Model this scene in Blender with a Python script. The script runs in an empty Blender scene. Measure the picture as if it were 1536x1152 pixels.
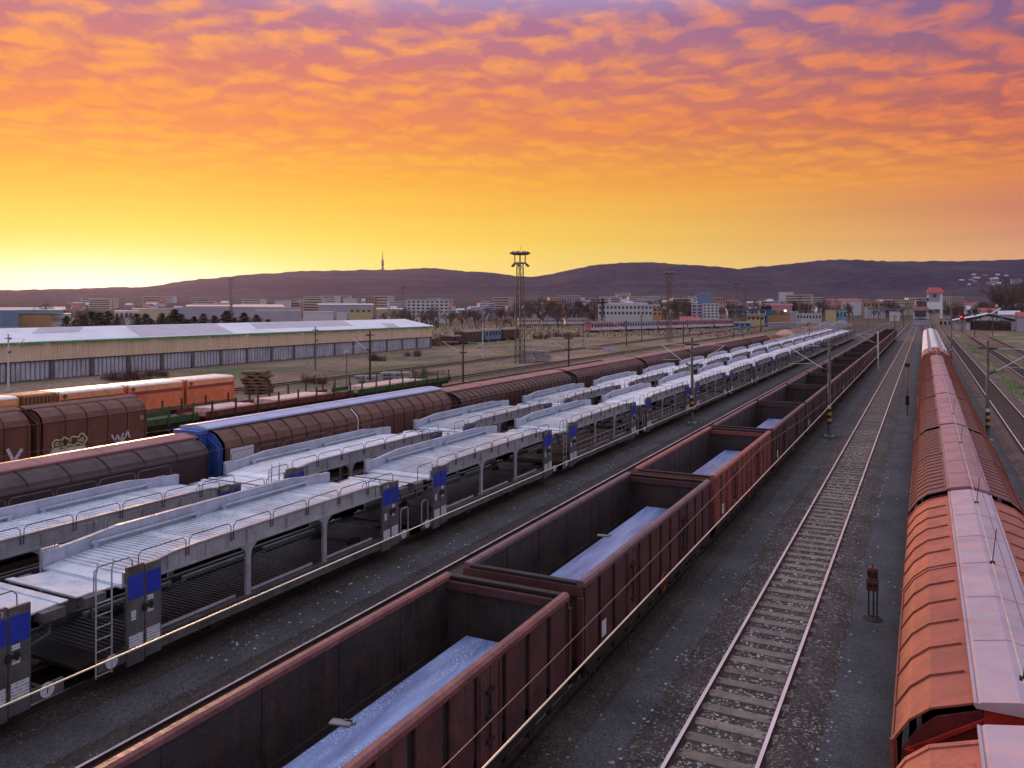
import bpy, bmesh, math, random
from math import radians, sin, cos, tan, pi, sqrt, exp
from mathutils import Vector, Matrix

random.seed(7)
SC = bpy.context.scene
COL = SC.collection
TH = radians(27.0); CS = cos(TH); SN = sin(TH)
F = 1215.0; H = 8.305; U0 = 768.0; V0 = 460.0
GZ = -0.2                                   # general ground level; rail heads are z = 0


def P(u, v, z=GZ):
    """point on the plane of height z seen at pixel (u, v) of the photograph"""
    Zc = F * (H - z) / (v - V0); Xc = (u - U0) / F * Zc
    return (Xc * CS - Zc * SN, Xc * SN + Zc * CS, z)


def D(u, Zc):
    Xc = (u - U0) / F * Zc
    return (Xc * CS - Zc * SN, Xc * SN + Zc * CS)


def yu(x, u):
    U = u - U0
    return x * (F * CS + U * SN) / (U * CS - F * SN)


def srgb(r, g, b):
    f = lambda c: c / 12.92 if c <= 0.04045 else ((c + 0.055) / 1.055) ** 2.4
    return (f(r / 255), f(g / 255), f(b / 255), 1.0)


ORD = ['nearest', 'second', 'third', 'fourth', 'fifth', 'sixth', 'seventh', 'eighth', 'ninth', 'tenth', 'eleventh', 'twelfth',
       'thirteenth', 'fourteenth', 'fifteenth', 'sixteenth', 'seventeenth', 'eighteenth', 'nineteenth', 'twentieth', 'twenty-first',
       'twenty-second', 'twenty-third', 'twenty-fourth', 'twenty-fifth', 'twenty-sixth', 'twenty-seventh', 'twenty-eighth']

# ------------------------------------------------------------------ scene objects


def tag(o, label=None, cat=None, group=None, kind=None):
    if label: o['label'] = label
    if cat: o['category'] = cat
    if group: o['group'] = group
    if kind: o['kind'] = kind
    return o


def empty(name, loc=(0, 0, 0), rz=0.0):
    o = bpy.data.objects.new(name, None); COL.objects.link(o)
    o.location = loc; o.rotation_euler = (0, 0, rz); o.empty_display_size = 0.3
    return o


KIDS = {}


def copy_tree(o, parent=None):
    c = o.copy(); COL.objects.link(c); c.parent = parent
    for k in KIDS.get(o.name, []):
        d = copy_tree(k, c)
        KIDS.setdefault(c.name, []).append(d)
    return c


class MB:
    """collects simple shapes and links them as ONE mesh object"""

    def __init__(s):
        s.v = []; s.f = []; s.sm = []; s.mi = []; s.m = 0

    def face(s, pts, smooth=False):
        n = len(s.v); s.v += [tuple(p) for p in pts]; s.f.append(tuple(range(n, n + len(pts)))); s.sm.append(smooth); s.mi.append(s.m)

    def add(s, vs, fs, smooth=False):
        n = len(s.v); s.v += [tuple(p) for p in vs]
        for f in fs:
            s.f.append(tuple(i + n for i in f)); s.sm.append(smooth); s.mi.append(s.m)

    def box(s, x0, x1, y0, y1, z0, z1):
        s.add([(x0, y0, z0), (x1, y0, z0), (x1, y1, z0), (x0, y1, z0), (x0, y0, z1), (x1, y0, z1), (x1, y1, z1), (x0, y1, z1)],
              [(3, 2, 1, 0), (4, 5, 6, 7), (0, 1, 5, 4), (1, 2, 6, 5), (2, 3, 7, 6), (3, 0, 4, 7)])
        return s

    def beam(s, p, q, w, h, up=(0, 0, 1)):
        p = Vector(p); q = Vector(q); d = (q - p).normalized(); u = Vector(up)
        if abs(d.dot(u)) > 0.97: u = Vector((0, 1, 0))
        a = d.cross(u).normalized() * w / 2; b = a.cross(d).normalized() * h / 2
        s.add([p - a - b, p + a - b, p + a + b, p - a + b, q - a - b, q + a - b, q + a + b, q - a + b],
              [(0, 1, 2, 3), (7, 6, 5, 4), (4, 5, 1, 0), (5, 6, 2, 1), (6, 7, 3, 2), (7, 4, 0, 3)])
        return s

    def tube(s, pts, r, n=6, r2=None, smooth=True, cap=True):
        pts = [Vector(p) for p in pts]; rings = []; m = len(pts)
        for i, p in enumerate(pts):
            d = (pts[min(i + 1, m - 1)] - pts[max(i - 1, 0)]).normalized()
            u = Vector((0, 0, 1)) if abs(d.z) < 0.9 else Vector((1, 0, 0))
            a = d.cross(u).normalized(); b = a.cross(d)
            rr = r if r2 is None else r + (r2 - r) * i / (m - 1)
            rings.append([p + (a * cos(2 * pi * k / n) + b * sin(2 * pi * k / n)) * rr for k in range(n)])
        vs = [v for R in rings for v in R]; fs = []
        for i in range(m - 1):
            for k in range(n):
                fs.append((i * n + k, i * n + (k + 1) % n, (i + 1) * n + (k + 1) % n, (i + 1) * n + k))
        s.add(vs, fs, smooth)
        if cap:
            s.add(rings[0], [tuple(range(n))]); s.add(rings[-1], [tuple(reversed(range(n)))])
        return s

    def prism(s, prof, y0, y1, closed=True, caps=True):
        """profile [(x, z)] swept along y"""
        n = len(prof); vs = [(x, y0, z) for x, z in prof] + [(x, y1, z) for x, z in prof]
        fs = [(i, (i + 1) % n, n + (i + 1) % n, n + i) for i in range(n if closed else n - 1)]
        s.add(vs, fs)
        if caps and closed:
            s.add(vs[:n], [tuple(reversed(range(n)))]); s.add(vs[n:], [tuple(range(n))])
        return s

    def lathe(s, prof, n=16, c=(0, 0, 0), smooth=True):
        """profile [(r, z)] turned about the vertical through c"""
        vs = []; m = len(prof)
        for r, z in prof:
            vs += [(c[0] + r * cos(2 * pi * k / n), c[1] + r * sin(2 * pi * k / n), c[2] + z) for k in range(n)]
        fs = [(i * n + k, i * n + (k + 1) % n, (i + 1) * n + (k + 1) % n, (i + 1) * n + k) for i in range(m - 1) for k in range(n)]
        s.add(vs, fs, smooth); return s

    def disc(s, c, r, axis='x', n=16, t=0.02):
        ax = {'x': 0, 'y': 1, 'z': 2}[axis]; o1 = list(c); o2 = list(c); o1[ax] -= t / 2; o2[ax] += t / 2
        return s.tube([o1, o2], r, n, smooth=False)

    def build(s, name, mats, parent=None, bevel=0.0):
        me = bpy.data.meshes.new(name); me.from_pydata(s.v, [], s.f); me.update()
        if not isinstance(mats, (list, tuple)): mats = [mats]
        for m in mats: me.materials.append(m)
        me.polygons.foreach_set('use_smooth', s.sm); me.polygons.foreach_set('material_index', s.mi)
        o = bpy.data.objects.new(name, me); COL.objects.link(o)
        if parent is not None:
            o.parent = parent; KIDS.setdefault(parent.name, []).append(o)
        if bevel:
            b = o.modifiers.new('bevel', 'BEVEL'); b.width = bevel; b.segments = 2; b.limit_method = 'ANGLE'; b.angle_limit = radians(40)
        return o


def bx(*a): return MB().box(*a)

# ------------------------------------------------------------------ materials


def nt(name):
    m = bpy.data.materials.new(name); m.use_nodes = True; t = m.node_tree
    return m, t, t.nodes['Principled BSDF']


def N(t, typ, **kw):
    n = t.nodes.new(typ)
    for k, v in kw.items(): setattr(n, k, v)
    return n


def link(t, a, b): t.links.new(a, b)


def ramp(t, fac, stops):
    r = N(t, 'ShaderNodeValToRGB'); cr = r.color_ramp
    while len(cr.elements) < len(stops): cr.elements.new(0.5)
    for e, (p, c) in zip(cr.elements, stops):
        e.position = p; e.color = c if isinstance(c, (tuple, list)) else (c, c, c, 1)
    link(t, fac, r.inputs[0]); return r.outputs[0]


def mixc(t, fac, a, b, mode='MIX'):
    m = N(t, 'ShaderNodeMix', data_type='RGBA', blend_type=mode)
    for s, v in ((0, fac), (6, a), (7, b)):
        if hasattr(v, 'is_output'): link(t, v, m.inputs[s])
        else: m.inputs[s].default_value = v
    return m.outputs[2]


def mth(t, op, a, b=None, c=None):
    m = N(t, 'ShaderNodeMath', operation=op)
    for i, v in enumerate((a, b, c)):
        if v is None: continue
        if hasattr(v, 'is_output'): link(t, v, m.inputs[i])
        else: m.inputs[i].default_value = v
    return m.outputs[0]


def noise(t, vec, scale, detail=4, rough=0.55, dist=0.0):
    n = N(t, 'ShaderNodeTexNoise'); n.inputs['Scale'].default_value = scale; n.inputs['Detail'].default_value = detail
    n.inputs['Roughness'].default_value = rough; n.inputs['Distortion'].default_value = dist
    if vec is not None: link(t, vec, n.inputs['Vector'])
    return n.outputs['Fac']


def mapping(t, vec, scale=(1, 1, 1), loc=(0, 0, 0)):
    m = N(t, 'ShaderNodeMapping'); m.inputs['Scale'].default_value = scale; m.inputs['Location'].default_value = loc
    link(t, vec, m.inputs['Vector']); return m.outputs[0]


def ocoord(t, rnd=True):
    tc = N(t, 'ShaderNodeTexCoord'); out = tc.outputs['Object']
    if not rnd: return out, None
    oi = N(t, 'ShaderNodeObjectInfo')
    sc = N(t, 'ShaderNodeVectorMath', operation='SCALE'); sc.inputs[0].default_value = (37, 53, 91); link(t, oi.outputs['Random'], sc.inputs['Scale'])
    ad = N(t, 'ShaderNodeVectorMath', operation='ADD'); link(t, out, ad.inputs[0]); link(t, sc.outputs[0], ad.inputs[1])
    return ad.outputs[0], oi.outputs['Random']


def wcoord(t):
    return N(t, 'ShaderNodeNewGeometry').outputs['Position']


MATS = {}


def M(name, col, rough=0.6, metal=0.0, var=0.25, scale=1.5, dirt=None, damt=0.5, streak=0.0, bump=0.0, bscale=20, rvar=0.0, spec=0.4):
    """weathered surface: base colour with soft blotches, dirt patches, optional vertical run-off streaks and fine bump"""
    if name in MATS: return MATS[name]
    m, t, b = nt(name)
    vec, rnd = ocoord(t)
    c = col if len(col) == 4 else (*col, 1)
    n1 = noise(t, vec, scale, 5, 0.6)
    lo = tuple(x * (1 - var) for x in c[:3]) + (1,); hi = tuple(min(1, x * (1 + var)) for x in c[:3]) + (1,)
    out = ramp(t, n1, [(0.3, lo), (0.7, hi)])
    if rvar:
        k = mth(t, 'MULTIPLY_ADD', rnd, 2 * rvar, 1 - rvar)
        g = N(t, 'ShaderNodeCombineXYZ')
        for i in range(3): link(t, k, g.inputs[i])
        out = mixc(t, 1.0, out, g.outputs[0], 'MULTIPLY')
    if dirt is not None:
        d = dirt if len(dirt) == 4 else (*dirt, 1)
        n2 = noise(t, vec, scale * 2.7, 7, 0.68, 0.4)
        out = mixc(t, mth(t, 'MULTIPLY', ramp(t, n2, [(0.47, 0.0), (0.66, 1.0)]), damt), out, d)
        if streak:
            v2 = mapping(t, vec, (7, 7, 0.35))
            n3 = noise(t, v2, 1.6, 4, 0.6)
            out = mixc(t, mth(t, 'MULTIPLY', ramp(t, n3, [(0.5, 0.0), (0.7, 1.0)]), streak), out, d)
    link(t, out, b.inputs['Base Color'])
    b.inputs['Metallic'].default_value = metal
    b.inputs['Specular IOR Level'].default_value = spec
    rr = ramp(t, noise(t, vec, scale * 4, 4), [(0.3, max(0.05, rough - 0.12)), (0.7, min(1, rough + 0.12))])
    link(t, rr, b.inputs['Roughness'])
    if bump:
        bn = N(t, 'ShaderNodeBump'); bn.inputs['Strength'].default_value = bump; bn.inputs['Distance'].default_value = 0.03
        link(t, noise(t, vec, bscale, 5), bn.inputs['Height']); link(t, bn.outputs[0], b.inputs['Normal'])
    MATS[name] = m
    return m


def emit(name, col, st):
    m, t, b = nt(name); b.inputs['Base Color'].default_value = col
    b.inputs['Emission Color'].default_value = col; b.inputs['Emission Strength'].default_value = st
    return m


RUST = (0.10, 0.035, 0.018)
BLACK = (0.012, 0.011, 0.013)
m_gondola = M('gondola_paint', (0.09, 0.034, 0.034), 0.6, 0, 0.3, 0.9, (0.035, 0.018, 0.016), 0.75, 0.55, 0.25, 30, 0.25)
m_gondola_rim = M('gondola_rim_paint', (0.24, 0.085, 0.085), 0.5, 0, 0.28, 2.0, (0.07, 0.025, 0.02), 0.6, 0, 0.2, 30, 0.18)
m_gondola_in = M('gondola_inner_steel', (0.036, 0.032, 0.036), 0.6, 0.1, 0.5, 0.9, (0.085, 0.042, 0.028), 0.6, 0.75, 0.6, 9, 0.2)
m_gondola_slot = M('gondola_black_and_slot_shade', (0.018, 0.013, 0.014), 0.8, 0, 0.4, 2)  # near-black for fittings; in the panel slots it paints shade
m_under = M('underframe_black', (0.02, 0.018, 0.018), 0.75, 0.1, 0.4, 3, (0.06, 0.03, 0.02), 0.4)
m_steel = M('dull_steel', (0.22, 0.21, 0.22), 0.45, 0.6, 0.25, 3)
m_railtop = M('rail_steel', (0.72, 0.58, 0.58), 0.38, 0.55, 0.15, 0.6)
m_railside = M('rail_rust', (0.055, 0.032, 0.025), 0.85, 0, 0.35, 3)
m_sheet = None
m_white = M('white_paint', (0.75, 0.75, 0.77), 0.55, 0, 0.12, 3, (0.35, 0.33, 0.33), 0.4)
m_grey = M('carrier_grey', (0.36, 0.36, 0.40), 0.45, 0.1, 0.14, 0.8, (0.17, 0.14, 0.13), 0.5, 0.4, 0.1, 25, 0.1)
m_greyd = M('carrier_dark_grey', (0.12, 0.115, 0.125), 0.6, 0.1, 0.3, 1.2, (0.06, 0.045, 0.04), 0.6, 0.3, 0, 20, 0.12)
m_deck = M('carrier_deck', (0.60, 0.67, 0.75), 0.34, 0.2, 0.15, 0.7, (0.36, 0.36, 0.38), 0.5, 0, 0.15, 25, 0.1, 0.6)
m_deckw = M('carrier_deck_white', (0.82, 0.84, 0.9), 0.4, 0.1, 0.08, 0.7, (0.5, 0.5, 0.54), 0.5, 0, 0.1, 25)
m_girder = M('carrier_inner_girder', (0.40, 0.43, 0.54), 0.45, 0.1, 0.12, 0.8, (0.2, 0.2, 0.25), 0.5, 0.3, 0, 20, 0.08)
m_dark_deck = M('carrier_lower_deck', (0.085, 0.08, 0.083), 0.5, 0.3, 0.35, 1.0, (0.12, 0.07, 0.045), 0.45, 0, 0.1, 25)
m_wood = M('plank_wood', (0.17, 0.10, 0.06), 0.8, 0, 0.3, 2.2, (0.07, 0.04, 0.03), 0.5)
m_blue = M('blue_panel', (0.022, 0.045, 0.40), 0.45, 0, 0.12, 2, (0.02, 0.02, 0.15), 0.4)
m_plate = M('white_plate', (0.62, 0.63, 0.68), 0.6, 0, 0.1, 8, (0.28, 0.3, 0.36), 0.6)
m_brown = M('covered_brown', (0.125, 0.052, 0.036), 0.65, 0, 0.22, 0.7, (0.045, 0.024, 0.02), 0.6, 0.4, 0.1, 20, 0.18)
m_brown_dark = M('covered_dark_brown', (0.06, 0.036, 0.036), 0.65, 0, 0.22, 0.7, (0.028, 0.018, 0.018), 0.6, 0.4, 0.1, 20)
m_brown_rib = M('covered_rib', (0.05, 0.03, 0.03), 0.7, 0, 0.2, 2)
m_pinkroof = M('pink_roof', (0.27, 0.105, 0.105), 0.45, 0.1, 0.2, 0.8, (0.16, 0.06, 0.06), 0.5, 0, 0.1, 20, 0.1)
m_blueroof = M('blue_roof', (0.34, 0.43, 0.68), 0.42, 0.1, 0.15, 0.8, (0.48, 0.38, 0.48), 0.5, 0, 0.1, 20)
m_bluewall = M('blue_wall', (0.05, 0.13, 0.44), 0.55, 0, 0.25, 1.2, (0.03, 0.03, 0.06), 0.6, 0.4)
m_orange = M('orange_side', (0.37, 0.105, 0.066), 0.62, 0, 0.2, 0.9, (0.19, 0.065, 0.05), 0.65, 0.5, 0.35, 5, 0.1)
m_redbrown = M('red_covered_side', (0.15, 0.066, 0.066), 0.62, 0, 0.2, 0.9, (0.14, 0.05, 0.045), 0.65, 0.5, 0.3, 5, 0.12)
m_rib_o = M('orange_rib', (0.27, 0.075, 0.045), 0.6, 0, 0.2, 3)  # darker than the orange sides: line shading of the ribs put into colour
m_lavroof = M('lavender_roof', (0.38, 0.31, 0.38), 0.42, 0.1, 0.2, 0.7, (0.58, 0.33, 0.34), 0.6, 0, 0.3, 4, 0.05, 0.55)
m_redroof = M('red_train_roof', (0.33, 0.175, 0.20), 0.5, 0.1, 0.2, 0.7, (0.22, 0.085, 0.095), 0.65, 0, 0.3, 4, 0.12)
m_redin = M('red_end_frame', (0.34, 0.02, 0.015), 0.5, 0, 0.25, 2, (0.08, 0.012, 0.01), 0.6)
m_redend = M('dark_red_end', (0.13, 0.016, 0.014), 0.6, 0, 0.3, 1.5, (0.03, 0.01, 0.01), 0.6)
m_pole = M('mast_grey', (0.14, 0.13, 0.135), 0.7, 0.1, 0.3, 2, (0.07, 0.06, 0.06), 0.5, 0.4)
m_polew = M('mast_white', (0.5, 0.5, 0.52), 0.6, 0, 0.2, 3)
m_poled = M('mast_rust', (0.07, 0.035, 0.028), 0.75, 0, 0.3, 2, (0.03, 0.018, 0.016), 0.5)
m_strut = M('galvanised_strut', (0.6, 0.58, 0.6), 0.4, 0.3, 0.15, 2)
m_insul = M('insulator_brown', (0.045, 0.03, 0.04), 0.3, 0, 0.3, 6)
m_yellow = M('warning_yellow', (0.62, 0.30, 0.03), 0.55, 0, 0.2, 4, (0.2, 0.08, 0.02), 0.5)
m_blackp = M('warning_black', (0.02, 0.02, 0.022), 0.6, 0, 0.3, 4)
m_wire = M('bright_wire', (0.72, 0.66, 0.5), 0.35, 0.6, 0.1, 1)
m_wired = M('dull_wire', (0.17, 0.10, 0.09), 0.5, 0.5, 0.2, 1)
m_glass = M('dark_glass', (0.03, 0.035, 0.045), 0.12, 0, 0.2, 2, spec=0.6)
m_conc = M('concrete', (0.3, 0.28, 0.27), 0.8, 0, 0.2, 2, (0.16, 0.14, 0.13), 0.5)
# ------------------------------------------------------------------ camera
cam = bpy.data.cameras.new('camera'); co = bpy.data.objects.new('camera', cam); COL.objects.link(co)
cam.sensor_width = 36; cam.lens = 36 * F / 1536; cam.shift_y = -(576 - V0) / 1536
co.location = (0, 0, H); co.rotation_euler = (radians(90), 0, TH); cam.clip_start = 0.1; cam.clip_end = 40000
SC.camera = co

# ------------------------------------------------------------------ sky and sun
SUN_AZ = TH + math.atan((U0 - 150) / F)                    # to the left of the track direction
sd = (-sin(SUN_AZ), cos(SUN_AZ))
w = bpy.data.worlds.new('World'); SC.world = w; w.use_nodes = True
t = w.node_tree; bg = t.nodes['Background']
tc = N(t, 'ShaderNodeTexCoord'); dirv = tc.outputs['Generated']
sx = N(t, 'ShaderNodeSeparateXYZ'); link(t, dirv, sx.inputs[0])
X, Y, Z = sx.outputs
zc = mth(t, 'MAXIMUM', Z, 0.0)
hl = mth(t, 'SQRT', mth(t, 'ADD', mth(t, 'MULTIPLY', X, X), mth(t, 'MULTIPLY', Y, Y)))
hl = mth(t, 'MAXIMUM', hl, 1e-4)
dot = mth(t, 'DIVIDE', mth(t, 'ADD', mth(t, 'MULTIPLY', X, sd[0]), mth(t, 'MULTIPLY', Y, sd[1])), hl)     # cos of azimuth from the sun
side = mth(t, 'DIVIDE', mth(t, 'SUBTRACT', mth(t, 'MULTIPLY', X, sd[1]), mth(t, 'MULTIPLY', Y, sd[0])), hl)
az = ramp(t, dot, [(0.50, 0.0), (0.97, 1.0)])               # 1 towards the sun
# cloud layer: directions projected on a flat layer overhead
den = mth(t, 'ADD', zc, 0.10)
cv = N(t, 'ShaderNodeCombineXYZ'); link(t, mth(t, 'DIVIDE', X, den), cv.inputs[0]); link(t, mth(t, 'DIVIDE', Y, den), cv.inputs[1])
# coordinates along / across the sun direction so that puffs are a little wider than deep
rot = N(t, 'ShaderNodeMapping'); rot.inputs['Rotation'].default_value = (0, 0, -TH); rot.inputs['Scale'].default_value = (1.0, 1.0, 1.0); link(t, cv.outputs[0], rot.inputs['Vector'])
wv = N(t, 'ShaderNodeTexNoise'); wv.inputs['Scale'].default_value = 2.2; wv.inputs['Detail'].default_value = 3; link(t, rot.outputs[0], wv.inputs['Vector'])
wa = N(t, 'ShaderNodeVectorMath', operation='SUBTRACT'); link(t, wv.outputs['Color'], wa.inputs[0]); wa.inputs[1].default_value = (.5, .5, .5)
ws = N(t, 'ShaderNodeVectorMath', operation='SCALE'); link(t, wa.outputs[0], ws.inputs[0]); ws.inputs['Scale'].default_value = 0.22
wv2 = N(t, 'ShaderNodeTexNoise'); wv2.inputs['Scale'].default_value = 9.0; wv2.inputs['Detail'].default_value = 3; link(t, rot.outputs[0], wv2.inputs['Vector'])
wa2 = N(t, 'ShaderNodeVectorMath', operation='MULTIPLY_ADD'); link(t, wv2.outputs['Color'], wa2.inputs[0]); wa2.inputs[1].default_value = (.13, .10, 0); link(t, ws.outputs[0], wa2.inputs[2])
wp = N(t, 'ShaderNodeVectorMath', operation='ADD'); link(t, rot.outputs[0], wp.inputs[0]); link(t, wa2.outputs[0], wp.inputs[1])


def puff(vec):
    out = None
    for sc_, wgt in ((5.6, .78), (12.5, .22)):
        v = N(t, 'ShaderNodeTexVoronoi', feature='SMOOTH_F1', voronoi_dimensions='2D'); v.inputs['Scale'].default_value = sc_; v.inputs['Smoothness'].default_value = 0.4
        link(t, vec, v.inputs['Vector'])
        k = mth(t, 'MULTIPLY', mth(t, 'SUBTRACT', 0.95, mth(t, 'MULTIPLY', v.outputs['Distance'], 1.2)), wgt)
        out = k if out is None else mth(t, 'ADD', out, k)
    n = noise(t, vec, 12.0, 6, 0.62)
    return mth(t, 'ADD', out, mth(t, 'MULTIPLY', mth(t, 'SUBTRACT', n, 0.5), 0.9))


def shifted(d):
    o = N(t, 'ShaderNodeVectorMath', operation='ADD'); link(t, wp.outputs[0], o.inputs[0]); o.inputs[1].default_value = d
    return o.outputs[0]


p0 = puff(wp.outputs[0])
p1 = puff(shifted((0.0, 0.06, 0)))                        # a little farther off = lower in the sky
relief = mth(t, 'SUBTRACT', p0, p1)
big = noise(t, rot.outputs[0], 0.95, 5, 0.6)
cl = mth(t, 'ADD', mth(t, 'MULTIPLY_ADD', p0, 0.85, -0.03), mth(t, 'ADD', mth(t, 'MULTIPLY', relief, 1.25), mth(t, 'MULTIPLY', mth(t, 'SUBTRACT', big, 0.5), 1.7)))
litc = ramp(t, cl, [(0.0, 0.0), (0.42, 0.42), (1.02, 1.0)])
# thin level streaks low in the sky, where the puffs run out
sv = N(t, 'ShaderNodeCombineXYZ'); link(t, mth(t, 'MULTIPLY', side, 2.4), sv.inputs[0]); link(t, mth(t, 'MULTIPLY', zc, 30.0), sv.inputs[1])
strk = ramp(t, noise(t, sv.outputs[0], 1.1, 4, 0.55, 0.3), [(0.3, 0.15), (0.7, 0.85)])
lowf = ramp(t, mth(t, 'ADD', zc, mth(t, 'MULTIPLY', mth(t, 'SUBTRACT', big, 0.5), 0.10)), [(0.125, 1.0), (0.19, 0.0)])
litf = N(t, 'ShaderNodeMix'); link(t, lowf, litf.inputs[0]); link(t, litc, litf.inputs[2]); link(t, strk, litf.inputs[3]); litf = litf.outputs[0]
S = srgb
ev = mth(t, 'MULTIPLY', zc, 2.5)                           # 0..1 = elevation sine 0..0.4
lit_sun = ramp(t, ev, [(0.0, S(254, 234, 130)), (0.10, S(255, 234, 104)), (0.20, S(253, 218, 60)), (0.38, S(252, 188, 42)), (0.55, S(248, 152, 56)), (0.72, S(248, 158, 82)), (0.90, S(238, 150, 116))])
gap_sun = ramp(t, ev, [(0.0, S(254, 230, 124)), (0.10, S(253, 228, 96)), (0.20, S(251, 209, 54)), (0.38, S(246, 168, 46)), (0.53, S(238, 136, 74)), (0.68, S(216, 120, 104)), (0.90, S(156, 116, 158))])
lit_off = ramp(t, ev, [(0.0, S(238, 186, 124)), (0.12, S(228, 166, 112)), (0.22, S(220, 144, 98)), (0.36, S(234, 142, 66)), (0.52, S(226, 118, 74)), (0.70, S(210, 112, 98)), (0.90, S(196, 118, 128))])
gap_off = ramp(t, ev, [(0.0, S(232, 184, 130)), (0.12, S(218, 158, 122)), (0.22, S(200, 124, 104)), (0.36, S(204, 112, 74)), (0.52, S(178, 94, 88)), (0.68, S(138, 94, 122)), (0.90, S(102, 96, 158))])
csun = mixc(t, litf, gap_sun, lit_sun); coff = mixc(t, litf, gap_off, lit_off)
sky = mixc(t, az, coff, csun)
# glow where the sun is just going down
e1 = mth(t, 'POWER', mth(t, 'DIVIDE', side, 0.34), 2.0); e2 = mth(t, 'POWER', mth(t, 'DIVIDE', mth(t, 'SUBTRACT', zc, 0.010), 0.060), 2.0)
front = mth(t, 'GREATER_THAN', dot, 0.0)
gl = mth(t, 'MULTIPLY', front, mth(t, 'EXPONENT', mth(t, 'MULTIPLY', mth(t, 'ADD', e1, e2), -1.0)))
sky = mixc(t, mth(t, 'MULTIPLY', gl, 0.8), sky, (1.05, 0.90, 0.32, 1))
e3 = mth(t, 'POWER', mth(t, 'DIVIDE', side, 0.17), 2.0); e4 = mth(t, 'POWER', mth(t, 'DIVIDE', mth(t, 'SUBTRACT', zc, 0.02), 0.027), 2.0)
gl2 = mth(t, 'MULTIPLY', front, mth(t, 'EXPONENT', mth(t, 'MULTIPLY', mth(t, 'ADD', e3, e4), -1.0)))
sky = mixc(t, gl2, sky, (1.6, 1.4, 0.95, 1))
# dusk blue overhead and in the east, behind the camera
up = ramp(t, Z, [(0.33, 0.0), (0.52, 1.0)])
zen = mixc(t, ramp(t, noise(t, rot.outputs[0], 2.0, 4), [(0.4, 0.0), (0.7, 1.0)]), (0.92, 0.95, 1.30, 1), (1.25, 1.18, 1.35, 1))
sky = mixc(t, up, sky, zen)
back = ramp(t, dot, [(0.0, 1.0), (0.42, 0.0)])
sky = mixc(t, back, sky, (0.60, 0.57, 0.70, 1))
ns = N(t, 'ShaderNodeTexSky', sky_type='NISHITA'); ns.sun_disc = False; ns.sun_elevation = radians(2.5); ns.sun_rotation = -SUN_AZ
b2 = N(t, 'ShaderNodeBackground'); link(t, ns.outputs[0], b2.inputs[0]); b2.inputs[1].default_value = 0.006
link(t, sky, bg.inputs[0]); bg.inputs[1].default_value = 1.0
ad = N(t, 'ShaderNodeAddShader'); link(t, bg.outputs[0], ad.inputs[0]); link(t, b2.outputs[0], ad.inputs[1])
link(t, ad.outputs[0], t.nodes['World Output'].inputs[0])
w.cycles.sampling_method = 'MANUAL'; w.cycles.sample_map_resolution = 1024

sl = bpy.data.lights.new('sun', 'SUN'); so = bpy.data.objects.new('sun', sl); COL.objects.link(so)
sl.energy = 3.0; sl.angle = radians(6); sl.color = (1.0, 0.54, 0.27)
so.rotation_euler = Vector((-sd[0] * cos(radians(4)), -sd[1] * cos(radians(4)), -sin(radians(4)))).to_track_quat('-Z', 'Y').to_euler()

vs_ = SC.view_settings; vs_.view_transform = 'Standard'; vs_.look = 'None'; vs_.exposure = 0; vs_.gamma = 1; vs_.use_curve_mapping = False
SC.render.engine = 'CYCLES'; SC.cycles.use_denoising = True; SC.cycles.max_bounces = 5; SC.cycles.diffuse_bounces = 3; SC.cycles.glossy_bounces = 2
SC.cycles.volume_bounces = 0; SC.cycles.transparent_max_bounces = 4

# ------------------------------------------------------------------ ground
TRACKS = [('T0', -3.455), ('TE', -7.71), ('TM', -12.75), ('TC1', -17.35), ('TC2', -21.8), ('TB', -26.3), ('TG', -40.0), ('TS', -44.5), ('TO', -49.3),
          ('TX', -62.0), ('TR', 1.15), ('R1', 5.88), ('R2', 11.05), ('R3', 15.7)]


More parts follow.
